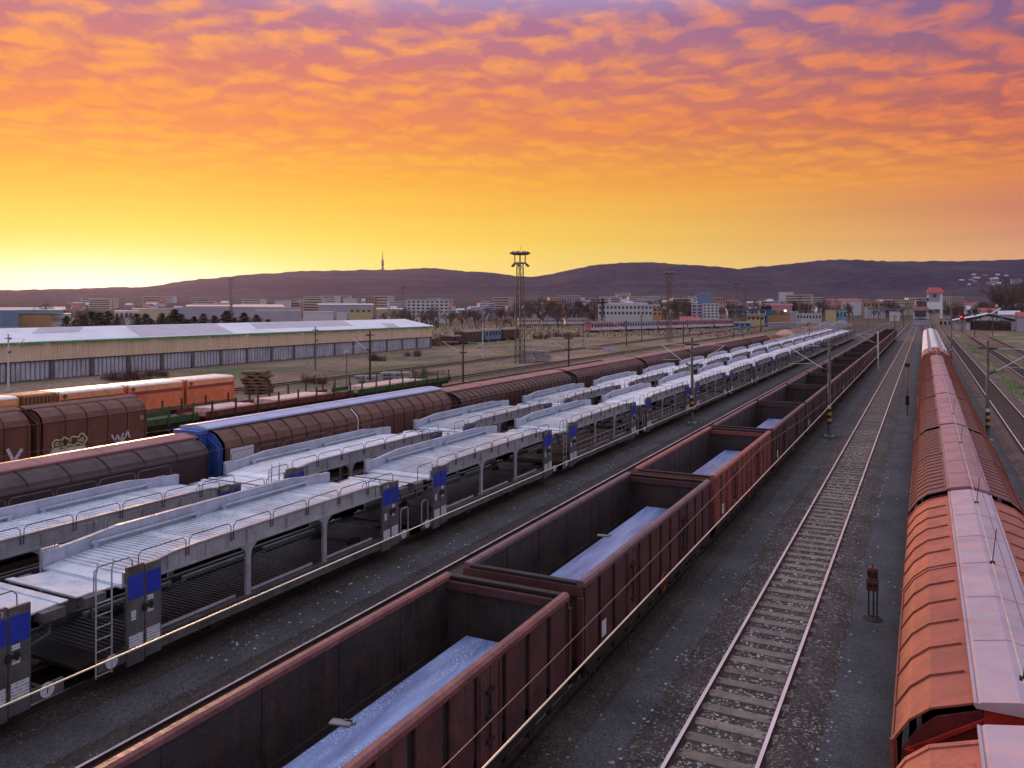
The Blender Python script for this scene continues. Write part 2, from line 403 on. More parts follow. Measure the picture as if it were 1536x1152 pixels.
def ground_mat():
    m, t, b = nt('ground_soil'); pos = wcoord(t)
    n1 = noise(t, pos, 0.05, 6, 0.6); n2 = noise(t, pos, 0.35, 6, 0.65); n3 = noise(t, pos, 3.0, 4, 0.6)
    soil = mixc(t, ramp(t, n2, [(0.35, 0), (0.65, 1)]), (0.115, 0.078, 0.066, 1), (0.22, 0.16, 0.125, 1))
    dry = mixc(t, ramp(t, n3, [(0.3, 0), (0.7, 1)]), (0.18, 0.13, 0.095, 1), (0.38, 0.29, 0.20, 1))
    c = mixc(t, ramp(t, n1, [(0.38, 0), (0.58, 1)]), soil, dry)
    gr = mixc(t, n3, (0.06, 0.09, 0.035, 1), (0.14, 0.17, 0.07, 1))
    s = N(t, 'ShaderNodeSeparateXYZ'); link(t, pos, s.inputs[0])
    right = ramp(t, mth(t, 'MULTIPLY_ADD', s.outputs[0], 0.01, 0.5), [(0.52, 0.0), (0.54, 1.0)])
    gm = ramp(t, noise(t, mapping(t, pos, (1, 0.35, 1)), 0.13, 6, 0.62), [(0.49, 0), (0.6, 1)])
    gm2 = ramp(t, noise(t, mapping(t, pos, (1, 0.3, 1), (9, 4, 0)), 0.22, 6, 0.6), [(0.44, 0), (0.60, 1)])
    c = mixc(t, mth(t, 'MAXIMUM', mth(t, 'MULTIPLY', gm, 0.9), mth(t, 'MULTIPLY', gm2, right)), c, gr)
    # far off the fields turn to brown scrub
    far = ramp(t, mth(t, 'MULTIPLY', s.outputs[1], 0.001), [(0.28, 0), (0.5, 1)])
    c = mixc(t, far, c, mixc(t, n2, (0.06, 0.04, 0.035, 1), (0.12, 0.085, 0.06, 1)))
    link(t, c, b.inputs['Base Color']); b.inputs['Roughness'].default_value = 0.95; b.inputs['Specular IOR Level'].default_value = 0.1
    bn = N(t, 'ShaderNodeBump'); bn.inputs['Distance'].default_value = 0.1; bn.inputs['Strength'].default_value = 0.5
    link(t, noise(t, pos, 4, 6), bn.inputs['Height']); link(t, bn.outputs[0], b.inputs['Normal'])
    return m


def gravel_mat(name, a, b_, speck, amt, scale=9.0, weeds=0.0, bump=0.8):
    m, t, b = nt(name); pos = wcoord(t)
    v = N(t, 'ShaderNodeTexVoronoi'); v.inputs['Scale'].default_value = scale; link(t, pos, v.inputs['Vector'])
    sp = N(t, 'ShaderNodeSeparateColor'); link(t, v.outputs['Color'], sp.inputs[0])
    big = noise(t, pos, 0.5, 5, 0.6)
    base = mixc(t, ramp(t, big, [(0.35, 0), (0.65, 1)]), a, b_)
    k = mth(t, 'MULTIPLY_ADD', sp.outputs[0], 0.9, 0.55)
    g = N(t, 'ShaderNodeCombineXYZ')
    for i in range(3): link(t, k, g.inputs[i])
    c = mixc(t, 1.0, base, g.outputs[0], 'MULTIPLY')
    patch = ramp(t, noise(t, pos, 0.9, 4, 0.6), [(0.4, 0.25), (0.65, 1.0)])
    c = mixc(t, mth(t, 'MULTIPLY', mth(t, 'MULTIPLY', ramp(t, sp.outputs[1], [(1 - amt, 0), (1 - amt + 0.01, 1)]), patch), 0.8), c, speck)
    if weeds:
        wd = ramp(t, noise(t, mapping(t, pos, (1, .5, 1)), 0.45, 7, 0.68), [(0.66 - weeds, 0), (0.74 - weeds, 1)])
        c = mixc(t, mth(t, 'MULTIPLY', wd, mth(t, 'GREATER_THAN', sp.outputs[2], 0.35)), c, (0.02, 0.045, 0.012, 1))
    link(t, c, b.inputs['Base Color']); b.inputs['Roughness'].default_value = 0.85; b.inputs['Specular IOR Level'].default_value = 0.25
    bn = N(t, 'ShaderNodeBump'); bn.inputs['Distance'].default_value = 0.03; bn.inputs['Strength'].default_value = bump
    link(t, v.outputs['Distance'], bn.inputs['Height']); link(t, bn.outputs[0], b.inputs['Normal'])
    return m


m_ground = ground_mat()
m_ballast = gravel_mat('ballast_stone', (0.040, 0.033, 0.031, 1), (0.072, 0.058, 0.052, 1), (0.30, 0.28, 0.265, 1), 0.025, 22, 0.05)
m_ballast2 = gravel_mat('ballast_track', (0.055, 0.045, 0.042, 1), (0.095, 0.078, 0.070, 1), (0.46, 0.42, 0.40, 1), 0.11, 22, 0.02)
m_ballast3 = gravel_mat('ballast_rusty', (0.095, 0.055, 0.045, 1), (0.15, 0.095, 0.075, 1), (0.3, 0.25, 0.22, 1), 0.06, 10, 0.08)


def path_mat(c0, hw):
    m = gravel_mat('path_grit', (0.062, 0.062, 0.068, 1), (0.098, 0.098, 0.107, 1), (0.30, 0.30, 0.33, 1), 0.008, 30, 0.0, 0.35); t = m.node_tree; b = t.nodes['Principled BSDF']
    col = b.inputs['Base Color'].links[0].from_socket; pos = wcoord(t)
    s = N(t, 'ShaderNodeSeparateXYZ'); link(t, pos, s.inputs[0])
    d = mth(t, 'ADD', mth(t, 'DIVIDE', mth(t, 'ABSOLUTE', mth(t, 'SUBTRACT', s.outputs[0], c0)), hw), mth(t, 'MULTIPLY', mth(t, 'SUBTRACT', noise(t, pos, .8, 6, .65), .5), .9))
    v = N(t, 'ShaderNodeTexVoronoi'); v.inputs['Scale'].default_value = 20; link(t, pos, v.inputs['Vector'])
    sp = N(t, 'ShaderNodeSeparateColor'); link(t, v.outputs['Color'], sp.inputs[0])
    edge = mixc(t, sp.outputs[0], (0.030, 0.025, 0.023, 1), (0.085, 0.068, 0.06, 1))
    link(t, mixc(t, ramp(t, d, [(.28, 0), (1.0, 1)]), col, edge), b.inputs['Base Color'])
    return m


def sheet(name, x0, x1, y0, y1, z, mat, nx=1, ny=1):
    b = MB()
    for i in range(nx):
        for j in range(ny):
            a = x0 + (x1 - x0) * i / nx; c = x0 + (x1 - x0) * (i + 1) / nx; d = y0 + (y1 - y0) * j / ny; e = y0 + (y1 - y0) * (j + 1) / ny
            b.face([(a, d, z), (c, d, z), (c, e, z), (a, e, z)])
    o = b.build(name, mat); o['kind'] = 'structure'; return o


sheet('ground', -9000, 9000, -400, 9000, GZ - 0.03, m_ground, 6, 6)
YM = 420.0
# the dark soil of the yard and the rolled walking paths between the tracks
sheet('yard_ground', -29.5, 7.4, -20, YM, GZ - 0.015, m_ballast)
for xa, xb in ((-11.6, -9.2), (-6.5, -4.45), (-2.5, -0.35), (-16.1, -13.8), (2.5, 4.4)):
    m_path = path_mat((xa + xb) / 2, (xb - xa) / 2)
    b = MB(); n = 140; L = []; R = []
    for i in range(n + 1):
        y = -15 + (330) * i / n
        L.append((xa + random.uniform(-.18, .18), y)); R.append((xb + random.uniform(-.18, .18), y))
    for i in range(n):
        b.face([(*L[i], GZ), (*R[i], GZ), (*R[i + 1], GZ), (*L[i + 1], GZ)])
    tag(b.build('path', m_path), kind='structure')


def bed(x, y0, y1, mat, top=-0.15, wt=1.25, wb=1.75):
    b = MB(); b.prism([(x - wb, GZ - 0.02), (x + wb, GZ - 0.02), (x + wt, top + .045), (x + .95, top + .045), (x + .84, top), (x - .84, top), (x - .95, top + .045), (x - wt, top + .045)], y0, y1)
    tag(b.build('track_bed', mat), kind='structure')


RAIL = [(-.07, -.14), (.07, -.14), (.07, -.125), (.014, -.11), (.014, -.04), (.036, -.028), (.036, 0), (-.036, 0), (-.036, -.028), (-.014, -.04), (-.014, -.11), (-.07, -.125)]


def make_rail(parent, x, y0, y1):
    b = MB(); n = len(RAIL)
    vs = [(x + a, y0, z) for a, z in RAIL] + [(x + a, y1, z) for a, z in RAIL]
    for i in range(n):
        b.m = 0 if i in (6,) else 1
        j = (i + 1) % n
        b.face([vs[i], vs[j], vs[n + j], vs[n + i]])
    return b.build('rail', [m_railtop, m_railside], parent)


m_sleeper = M('sleeper_wood', (0.25, 0.20, 0.165), 0.85, 0, 0.3, 2.2, (0.10, 0.078, 0.066), 0.6, 0, 0.4, 25, 0.22)
m_sleeperr = M('sleeper_rusty', (0.10, 0.06, 0.048), 0.85, 0, 0.3, 2.2, (0.05, 0.03, 0.025), 0.6, 0, 0.3, 25, 0.25)


def sleeper_mb(y=0.0, x=0.0):
    b = MB(); b.box(x - 1.12, x + 1.12, y - .15, y + .15, -.24, -.123)
    for sx_ in (-.76, .76):
        b.box(x + sx_ - .16, x + sx_ + .16, y - .085, y + .085, -.123, -.116)
        for q in (-.11, .11): b.box(x + sx_ + q - .02, x + sx_ + q + .02, y - .03, y + .03, -.116, -.085)
    return b


def track(x, y0, y1, label, mat, near=0, smat=None, bedded=True, stuff=True, ystart=None, top=-0.15):
    smat = smat or m_sleeper
    tr = tag(empty('railway_track', (x, 0, 0)), label, 'track')
    make_rail(tr, -.76, y0, y1); make_rail(tr, .76, y0, y1)
    if bedded: bed(x, y0, y1, mat, top)
    ys = ystart if ystart is not None else y0
    pr = None
    for i in range(near):
        if pr is None: o = pr = sleeper_mb().build('sleeper', smat, tr, 0.02)
        else: o = pr.copy(); COL.objects.link(o); o.parent = tr
        o.location = (random.uniform(-.03, .03), ys + i * 0.66, random.uniform(-.008, .008)); o.rotation_euler = (0, 0, random.uniform(-.012, .012))
    if stuff:
        b = MB(); y = ys + near * 0.66
        while y < min(y1, 260):
            b.add(*(lambda q: (q.v, q.f))(bx(-1.12, 1.12, y - .15, y + .15, -.24, -.123))); y += 0.66
        tag(b.build('sleeper_run', smat, tr), kind='stuff')
    return tr


track(-3.455, -10, 400, 'empty open track with shiny rails and sleepers between the open wagons and orange train', m_ballast2, 100, ystart=10.5)
track(-12.85, -10, 400, 'track between the open wagons and the front row of car carriers', m_ballast, 0, stuff=False)
track(-7.68, -10, 400, 'track carrying the row of dark red open wagons', m_ballast, 0, stuff=False)
track(-17.35, -10, 400, 'track carrying the front row of grey car carriers', m_ballast, 0, stuff=False)
track(-21.8, -10, 400, 'track carrying the rear row of grey car carriers', m_ballast, 0, stuff=False)
track(-26.3, -10, 400, 'track carrying the brown covered train behind the car carriers', m_ballast, 0, stuff=False)
track(1.15, -10, 400, 'track carrying the orange covered train', m_ballast, 0, stuff=False)
track(5.88, -10, 420, 'brown track just beyond the orange covered train', m_ballast3, 0, m_sleeperr)
track(11.05, 10, 420, 'second brown track past the orange train, beyond the strip of grass', m_ballast3, 0, m_sleeperr)
track(15.7, 20, 420, 'brown track at the edge of the frame, nearest the open shed', m_ballast3, 0, m_sleeperr)
track(-40.0, 0, 70, 'siding under the graffiti covered brown wagons', m_ballast3, 0, stuff=False)
track(-44.5, 0, 120, 'siding under the low stake wagons', m_ballast3, 0, stuff=False)
track(-49.3, 0, 380, 'rusty track beside the orange containers running on past the plank piles', m_ballast3, 0, m_sleeperr)
track(-62.0, 20, 380, 'rusty track in the dry grass in front of the long warehouse', m_ballast3, 0, m_sleeperr)

# ------------------------------------------------------------------ hills
CREST = [(-900, 441), (-500, 440), (-200, 438), (0, 436), (100, 434), (200, 433), (240, 429), (300, 419), (345, 416), (400, 411), (450, 408), (500, 406), (560, 405), (600, 404.5), (640, 403),
         (680, 406), (720, 409), (760, 413), (800, 416.5), (850, 407), (880, 400), (900, 397), (930, 395.5), (1000, 396), (1050, 400), (1110, 404), (1130, 401), (1170, 399),
         (1220, 392), (1260, 390), (1320, 392), (1380, 392.5), (1440, 392), (1536, 391), (1700, 388), (2000, 392), (2500, 400)]


def interp(T, x):
    for (a, b), (c, d) in zip(T, T[1:]):
        if x <= c:
            k = max(0, min(1, (x - a) / (c - a))); return b + (d - b) * k
    return T[-1][1]


def zcrest(u): return 4300 - 700 * max(0, min(1, (u - 700) / 200))


def terrain(u, Zd):
    if Zd <= 620: return GZ - 0.03
    zc_ = zcrest(u); cr = interp(CREST, u)
    if Zd < 2200:
        a = (Zd - 620) / 1580; v = 476.7 + (446 - 476.7) * a ** 0.72
    elif Zd <= zc_:
        b_ = (Zd - 2200) / (zc_ - 2200); v = 446 + (cr - 446) * (0.35 * b_ + 0.65 * b_ * b_ * (3 - 2 * b_))
    else:
        v = cr; z = H - (v - V0) * zc_ / F
        return z - (Zd - zc_) * 0.16
    return H - (v - V0) * Zd / F


def tpoint(u, Zd):
    x, y = D(u, Zd); return (x, y, terrain(u, Zd))


def hill_mat():
    m, t, b = nt('hill_woods'); pos = wcoord(t)
    n1 = noise(t, pos, 0.0045, 7, 0.62); n2 = noise(t, pos, 0.03, 5, 0.7); n3 = noise(t, mapping(t, pos, (1, 1, 3)), 0.0012, 5, 0.6)
    wood = mixc(t, ramp(t, n2, [(0.3, 0), (0.7, 1)]), (0.016, 0.015, 0.032, 1), (0.070, 0.058, 0.090, 1))
    clear = mixc(t, n2, (0.10, 0.08, 0.07, 1), (0.16, 0.13, 0.11, 1))
    c = mixc(t, mth(t, 'MULTIPLY', ramp(t, n1, [(0.5, 0), (0.62, 1)]), 0.35), wood, clear)
    s = N(t, 'ShaderNodeSeparateXYZ'); link(t, pos, s.inputs[0])
    low = ramp(t, mth(t, 'MULTIPLY', s.outputs[2], 0.01), [(0.15, 1.0), (0.75, 0.0)])
    c = mixc(t, mth(t, 'MULTIPLY', low, ramp(t, n3, [(0.35, 0.2), (0.6, 0.8)])), c, mixc(t, n2, (0.07, 0.055, 0.05, 1), (0.17, 0.14, 0.125, 1)))
    link(t, c, b.inputs['Base Color']); b.inputs['Roughness'].default_value = 1; b.inputs['Specular IOR Level'].default_value = 0
    return m


def build_hills():
    us = [-900 + i * 8 for i in range(int(3400 / 8) + 1)]
    zs = [620, 700, 800, 900, 1000, 1150, 1300, 1500, 1700, 1950, 2200] + [2200 + 60 * i for i in range(1, 24)]
    rows = []
    rnd = random.Random(3)
    ncol = len(us); vs = []; fs = []
    fr = [0.15, .3, .45, .6, .7, .8, .87, .93, .97, 1.0]
    nrow = None
    ph = [rnd.uniform(0, 6.28) for _ in range(12)]
    for i, u in enumerate(us):
        zc_ = zcrest(u)
        zl = [620, 700, 800, 900, 1000, 1150, 1300, 1500, 1700, 1950, 2200] + [2200 + (zc_ - 2200) * f for f in fr] + [zc_ + 60, zc_ + 250, zc_ + 900]
        nrow = len(zl)
        for j, Zd in enumerate(zl):
            x, y, z = tpoint(u, Zd)
            if Zd > 2300:
                k = min(1, (Zd - 2300) / 900)
                z += k * (5 * sin(x * .006 + ph[0]) * sin(y * .005 + ph[1]) + 3 * sin(x * .017 + ph[2] + y * .009)) * (1 if Zd < zc_ - 30 else 0.25)
                z += rnd.uniform(0, 5.0) * k
            vs.append((x, y, z))
    for i in range(ncol - 1):
        for j in range(nrow - 1):
            a = i * nrow + j; fs.append((a, a + nrow, a + nrow + 1, a + 1))
    b = MB(); b.add(vs, fs, True)
    o = b.build('hills', hill_mat()); o['kind'] = 'structure'


build_hills()
# ------------------------------------------------------------------ running gear shared by every wagon


def wheel_mb():
    return MB().lathe([(0.02, -.06), (.40, -.06), (.40, -.02), (.36, 0), (.36, .06), (.30, .06), (.28, .03), (.12, .03), (.12, .07), (.02, .07)], 18)


def bogie(parent, y, four=True):
    b = MB()
    for s_ in (-1, 1):
        b.box(s_ * 1.0 - .05, s_ * 1.0 + .05, y - 1.15, y + 1.15, .34, .52)
        for yy in (-.85, .85) if four else (0,):
            b.box(s_ * 1.06 - .08, s_ * 1.06 + .08, y + yy - .13, y + yy + .13, .27, .55)
    b.box(-1.0, 1.0, y - .15, y + .15, .42, .6)
    bo = b.build('bogie' if four else 'axle_guard', m_under, parent)
    for yy in ((-.85, .85) if four else (0,)):
        wm = MB()
        for s_ in (-1, 1):
            q = wheel_mb(); wm.add([(s_ * (.74 - vz), y + yy + vx, .40 + vy) for vx, vy, vz in q.v], q.f)
        wm.tube([(-.74, y + yy, .4), (.74, y + yy, .4)], .07, 8)
        wm.build('wheelset', m_under, bo)


def buffers(parent, y0, y1, z=.75, mat=None):
    for y, s_ in ((y0, -1), (y1, 1)):
        for x in (-.8, .8):
            b = MB(); b.tube([(x, y, z), (x, y + s_ * .24, z)], .085, 8); b.tube([(x, y + s_ * .24, z), (x, y + s_ * .28, z)], .19, 14, smooth=False)
            b.build('buffer', mat or m_under, parent)


# ------------------------------------------------------------------ open wagons
LG = 10.95


def make_gondola():
    r = empty('open_wagon')
    x0, x1, zt = 1.36, 1.46, 2.53
    fl = bx(-1.36, 1.36, .02, LG - .02, 1.02, 1.12).build('floor', m_gondola_in, r)
    # side walls: raised panels over a sheet painted dark as slot shade, doors in two bays
    npan = 12; pitch = LG / npan
    for s_ in (-1, 1):
        b = MB(); b.box(*sorted((s_ * 1.29, s_ * 1.34)), 0, LG, .95, zt)
        for i in range(1, 6): b.box(*sorted((s_ * 1.278, s_ * 1.29)), i * LG / 6 - .03, i * LG / 6 + .03, 1.12, zt - .03)
        b.box(*sorted((s_ * 1.26, s_ * 1.29)), .1, LG - .1, 1.12, 1.24)
        b.build('side_wall', m_gondola_in, r)
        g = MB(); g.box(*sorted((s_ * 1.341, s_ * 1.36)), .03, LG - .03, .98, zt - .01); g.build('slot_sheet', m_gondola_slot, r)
        p0_ = None
        for i in range(npan):
            if i in (3, 8): continue
            if p0_ is None: o = p0_ = bx(*sorted((s_ * 1.36, s_ * 1.415)), .10, pitch - .10, .92, zt - .002).build('side_panel', m_gondola, r, 0.012)
            else:
                o = p0_.copy(); COL.objects.link(o); o.parent = r; KIDS[r.name].append(o)
            o.location = (0, i * pitch, 0)
        for i in (3, 8):
            d = MB(); a = i * pitch + .05; e = (i + 1) * pitch - .05; mid = (a + e) / 2
            d.box(*sorted((s_ * 1.36, s_ * 1.405)), a, mid - .012, .98, zt - .06); d.box(*sorted((s_ * 1.36, s_ * 1.405)), mid + .012, e, .98, zt - .06)
            for yy in (a + .08, e - .08): d.box(*sorted((s_ * 1.405, s_ * 1.43)), yy - .03, yy + .03, 1.0, zt - .1)
            do = d.build('door', m_gondola, r, 0.01)
            h = MB(); h.tube([(s_ * 1.44, mid - .05, 1.2), (s_ * 1.44, mid - .05, 2.2)], .018, 6)
            for zz in (1.3, 1.7, 2.1): h.box(*sorted((s_ * 1.40, s_ * 1.46)), mid - .16, mid + .06, zz - .03, zz + .03)
            h.build('latch', m_gondola_slot, do)
        b = MB(); b.box(*sorted((s_ * 1.30, s_ * 1.44)), .05, LG - .05, .78, .92)
        for i in range(npan): b.box(*sorted((s_ * 1.30, s_ * 1.40)), i * pitch + .1, i * pitch + .2, .60, .78)
        b.build('sole_bar', m_gondola_slot, r)
    for e, y in ((-1, 0.0), (1, LG)):
        b = MB(); b.box(-1.29, 1.29, *sorted((y - e * .02, y - e * .08)), 1.1, zt); b.build('end_wall', m_gondola_in, r)
        b = MB()
        b.box(-1.41, 1.41, *sorted((y, y + e * .10)), zt - .20, zt + .02); b.box(-1.41, 1.41, *sorted((y, y + e * .07)), 1.0, 1.15)
        b.box(-1.29, 1.29, *sorted((y - e * .081, y - e * .16)), zt - .18, zt)
        b.box(-1.40, 1.40, *sorted((y, y + e * .03)), 1.15, zt - .2)
        for x in (-1.38, -.5, .5, 1.38): b.box(x - .06, x + .06, *sorted((y + e * .03, y + e * .14)), .95, zt - .2)
        b.build('end_frame', m_gondola, r, 0.01)
    rim = MB()
    for s_ in (-1, 1):
        pr = [(s_ * 1.26, zt), (s_ * 1.435, zt - .02), (s_ * 1.445, zt + .07), (s_ * 1.40, zt + .12), (s_ * 1.30, zt + .12), (s_ * 1.26, zt + .08)]
        rim.prism(pr if s_ < 0 else list(reversed(pr)), -.02, LG + .02)
    rim.build('top_rail', m_gondola_rim, r)
    for y in (0.0, LG): bx(-1.258, 1.258, y - .07, y + .09, zt + .022, zt + .085).build('end_rail', m_gondola_slot, r, 0.01)
    b = MB(); b.box(-1.2, 1.2, .1, LG - .1, .78, .95); b.box(-.2, .2, .1, LG - .1, .5, .78); b.build('underframe', m_under, r)
    bogie(r, 1.9); bogie(r, LG - 1.9); buffers(r, 0, LG)
    q = MB(); q.box(1.416, 1.422, 1.05, 1.31, 1.10, 1.44); q.build('data_plate', m_plate, r)
    q = MB(); n = 20
    q.tube([(1.50, 5.45 + .22 * cos(2 * pi * k / n), 1.0 + .22 * sin(2 * pi * k / n)) for k in range(n + 1)], .022, 6, cap=False)
    q.beam((1.5, 5.23, 1.0), (1.5, 5.67, 1.0), .02, .02); q.beam((1.5, 5.45, .78), (1.5, 5.45, 1.22), .02, .02)
    q.build('brake_wheel', M('brake_wheel_red', (0.22, 0.03, 0.025), 0.5), r)
    return r


g0 = make_gondola()
GN = ['wine red open wagon cut by the bottom edge of the picture, holding blue steel sheets',
      'plum brown open wagon behind the nearest one, with blue steel sheets on its floor',
      'brighter red open wagon with rust streaks inside, third from the camera, holding blue sheets',
      'dark open wagon behind the brighter red one, with a short strip of blue sheet showing']
GONDOLAS = []
for i in range(19):
    o = g0 if i == 0 else copy_tree(g0)
    o.location = (-7.68, 3.8 + 11.75 * i, 0)
    o.rotation_euler = (0, 0, random.uniform(-.0015, .0015))
    lab = GN[i] if i < 4 else ('empty dark open wagon, %s from the camera in the row left of the empty track' % ORD[i] if i < 18 else 'last dark open wagon at the far end of the row left of the empty track')
    tag(o, lab, 'open wagon', 'open wagons in the long row')
    GONDOLAS.append(o)
# third wagon is repainted a brighter red (panels and rim)
m_gred = M('gondola_red_paint', (0.22, 0.055, 0.045), 0.55, 0, 0.22, 0.9, (0.09, 0.035, 0.025), 0.6, 0.5, 0.2, 30)
m_gredrim = M('gondola_red_rim', (0.33, 0.10, 0.085), 0.5, 0, 0.25, 2.0, (0.09, 0.03, 0.02), 0.5, 0, 0.2, 30)
m_plum = M('gondola_plum_rim', (0.16, 0.085, 0.105), 0.5, 0, 0.25, 2.0, (0.07, 0.03, 0.03), 0.5, 0, 0.2, 30)
m_dgon = M('gondola_far_paint', (0.06, 0.026, 0.028), 0.65, 0, 0.3, 0.9, (0.025, 0.015, 0.014), 0.7, 0.5, 0.2, 30, 0.2)
m_dgonrim = M('gondola_far_rim', (0.15, 0.07, 0.085), 0.5, 0, 0.25, 2.0, (0.06, 0.025, 0.025), 0.5, 0, 0.2, 30, 0.2)


def repaint(root, table):
    for k in KIDS.get(root.name, []):
        for s_ in range(len(k.material_slots)):
            ms_ = k.material_slots[s_]; mn = ms_.material.name if ms_.material else ''
            if mn in table:
                ms_.link = 'OBJECT'; ms_.material = table[mn]
        repaint(k, table)


repaint(GONDOLAS[1], {'gondola_rim_paint': m_plum})
repaint(GONDOLAS[2], {'gondola_paint': m_gred, 'gondola_rim_paint': m_gredrim})
for o in GONDOLAS[3:]: repaint(o, {'gondola_paint': m_dgon, 'gondola_rim_paint': m_dgonrim})


def sheet_mat():
    m, t, b = nt('blue_steel_sheet'); vec, rnd = ocoord(t)
    n1 = noise(t, mapping(t, vec, (3, .35, 1)), 1.2, 5, 0.6); n2 = noise(t, vec, 26, 3, 0.6); n3 = noise(t, mapping(t, vec, (1.6, .25, 1)), 1.3, 4)
    c = mixc(t, ramp(t, n1, [(0.35, 0), (0.68, 1)]), (0.09, 0.13, 0.29, 1), (0.24, 0.33, 0.58, 1))
    fr = mth(t, 'MULTIPLY', ramp(t, n2, [(0.5, 0), (0.62, 1)]), ramp(t, n3, [(0.45, 0), (0.62, 1)]))
    c = mixc(t, mth(t, 'MULTIPLY', fr, 0.7), c, (0.60, 0.68, 0.86, 1))
    link(t, c, b.inputs['Base Color']); b.inputs['Roughness'].default_value = 0.38; b.inputs['Metallic'].default_value = 0.25
    return m


m_sheet = sheet_mat()
SHL = ['stack of frosted blue steel sheets lying in the nearest open wagon', 'blue steel sheets lying in the plum brown open wagon',
       'blue steel sheets lying in the brighter red open wagon', 'far strip of blue steel sheets in the fourth open wagon']
for i in range(4):
    b = MB(); y0 = 3.8 + 11.75 * i
    for k, (dz, dx) in enumerate(((1.13, 0), (1.28, .02), (1.43, -.015), (1.58, .01), (1.67, -.01))):
        b.box(-8.14 + dx, -6.60 + dx, y0 + .5 + dx * 2, y0 + LG - .75 + dx, dz, dz + (.08 if k < 4 else .07))
    for yy in (1.5, 5, 8.8): b.box(-8.0, -6.7, y0 + yy, y0 + yy + .1, 1.121, 1.129)
    tag(b.build('steel_sheet_stack', m_sheet, None, 0.006), SHL[i], 'steel sheets', 'steel sheet loads in the open wagons')
for i, (yy, l) in enumerate(((10.2, .5), (21.9, .4))):
    b = MB(); y = yy
    b.beam((-8.36, y - .1, 1.758), (-8.02, y - .02, 1.758), .16, .025); b.beam((-8.20, y + .02, 1.758), (-7.98, y + .03, 1.758), .05, .025)
    tag(b.build('broken_board', m_conc), ['pale broken boards poking out beside the sheets in the nearest open wagon', 'pale broken board beside the sheets in the plum brown open wagon'][i], 'board')

# ------------------------------------------------------------------ car carriers


def label_mat():
    m, t, b = nt('label_plate_print'); tc = N(t, 'ShaderNodeTexCoord'); vec = tc.outputs['Object']
    s = N(t, 'ShaderNodeSeparateXYZ'); link(t, vec, s.inputs[0])
    rows = mth(t, 'GREATER_THAN', mth(t, 'SINE', mth(t, 'MULTIPLY', s.outputs[2], 95)), .25)
    bits = ramp(t, noise(t, mapping(t, vec, (1, 38, 15)), 1.0, 2), [(.44, 0), (.5, 1)])
    c = mixc(t, mth(t, 'MULTIPLY', mth(t, 'MULTIPLY', rows, bits), .75), (.64, .65, .70, 1), (.13, .14, .17, 1))
    link(t, c, b.inputs['Base Color']); b.inputs['Roughness'].default_value = .6; return m


m_label = label_mat()
LC = 10.46
HX = 1.5


def text_mesh(body, size, name, mat, parent, loc, rot):
    cu = bpy.data.curves.new(name, 'FONT'); cu.body = body; cu.size = size; cu.align_x = 'CENTER'; cu.align_y = 'CENTER'
    o = bpy.data.objects.new(name, cu); COL.objects.link(o)
    dg = bpy.context.evaluated_depsgraph_get(); me = bpy.data.meshes.new_from_object(o.evaluated_get(dg))
    bpy.data.objects.remove(o)
    me.materials.clear(); me.materials.append(mat)
    ob = bpy.data.objects.new(name, me); COL.objects.link(ob); ob.location = loc; ob.rotation_euler = rot
    if parent is not None:
        ob.parent = parent; KIDS.setdefault(parent.name, []).append(ob)
    return ob


def hoop(s_, y0, y1, z0, z1, x=HX):
    return MB().tube([(s_ * x, y0, z0), (s_ * x, y0 + .01, z1 - .09), (s_ * x, y0 + .10, z1), (s_ * x, y1 - .10, z1), (s_ * x, y1 - .01, z1 - .09), (s_ * x, y1, z0)], .012, 6)


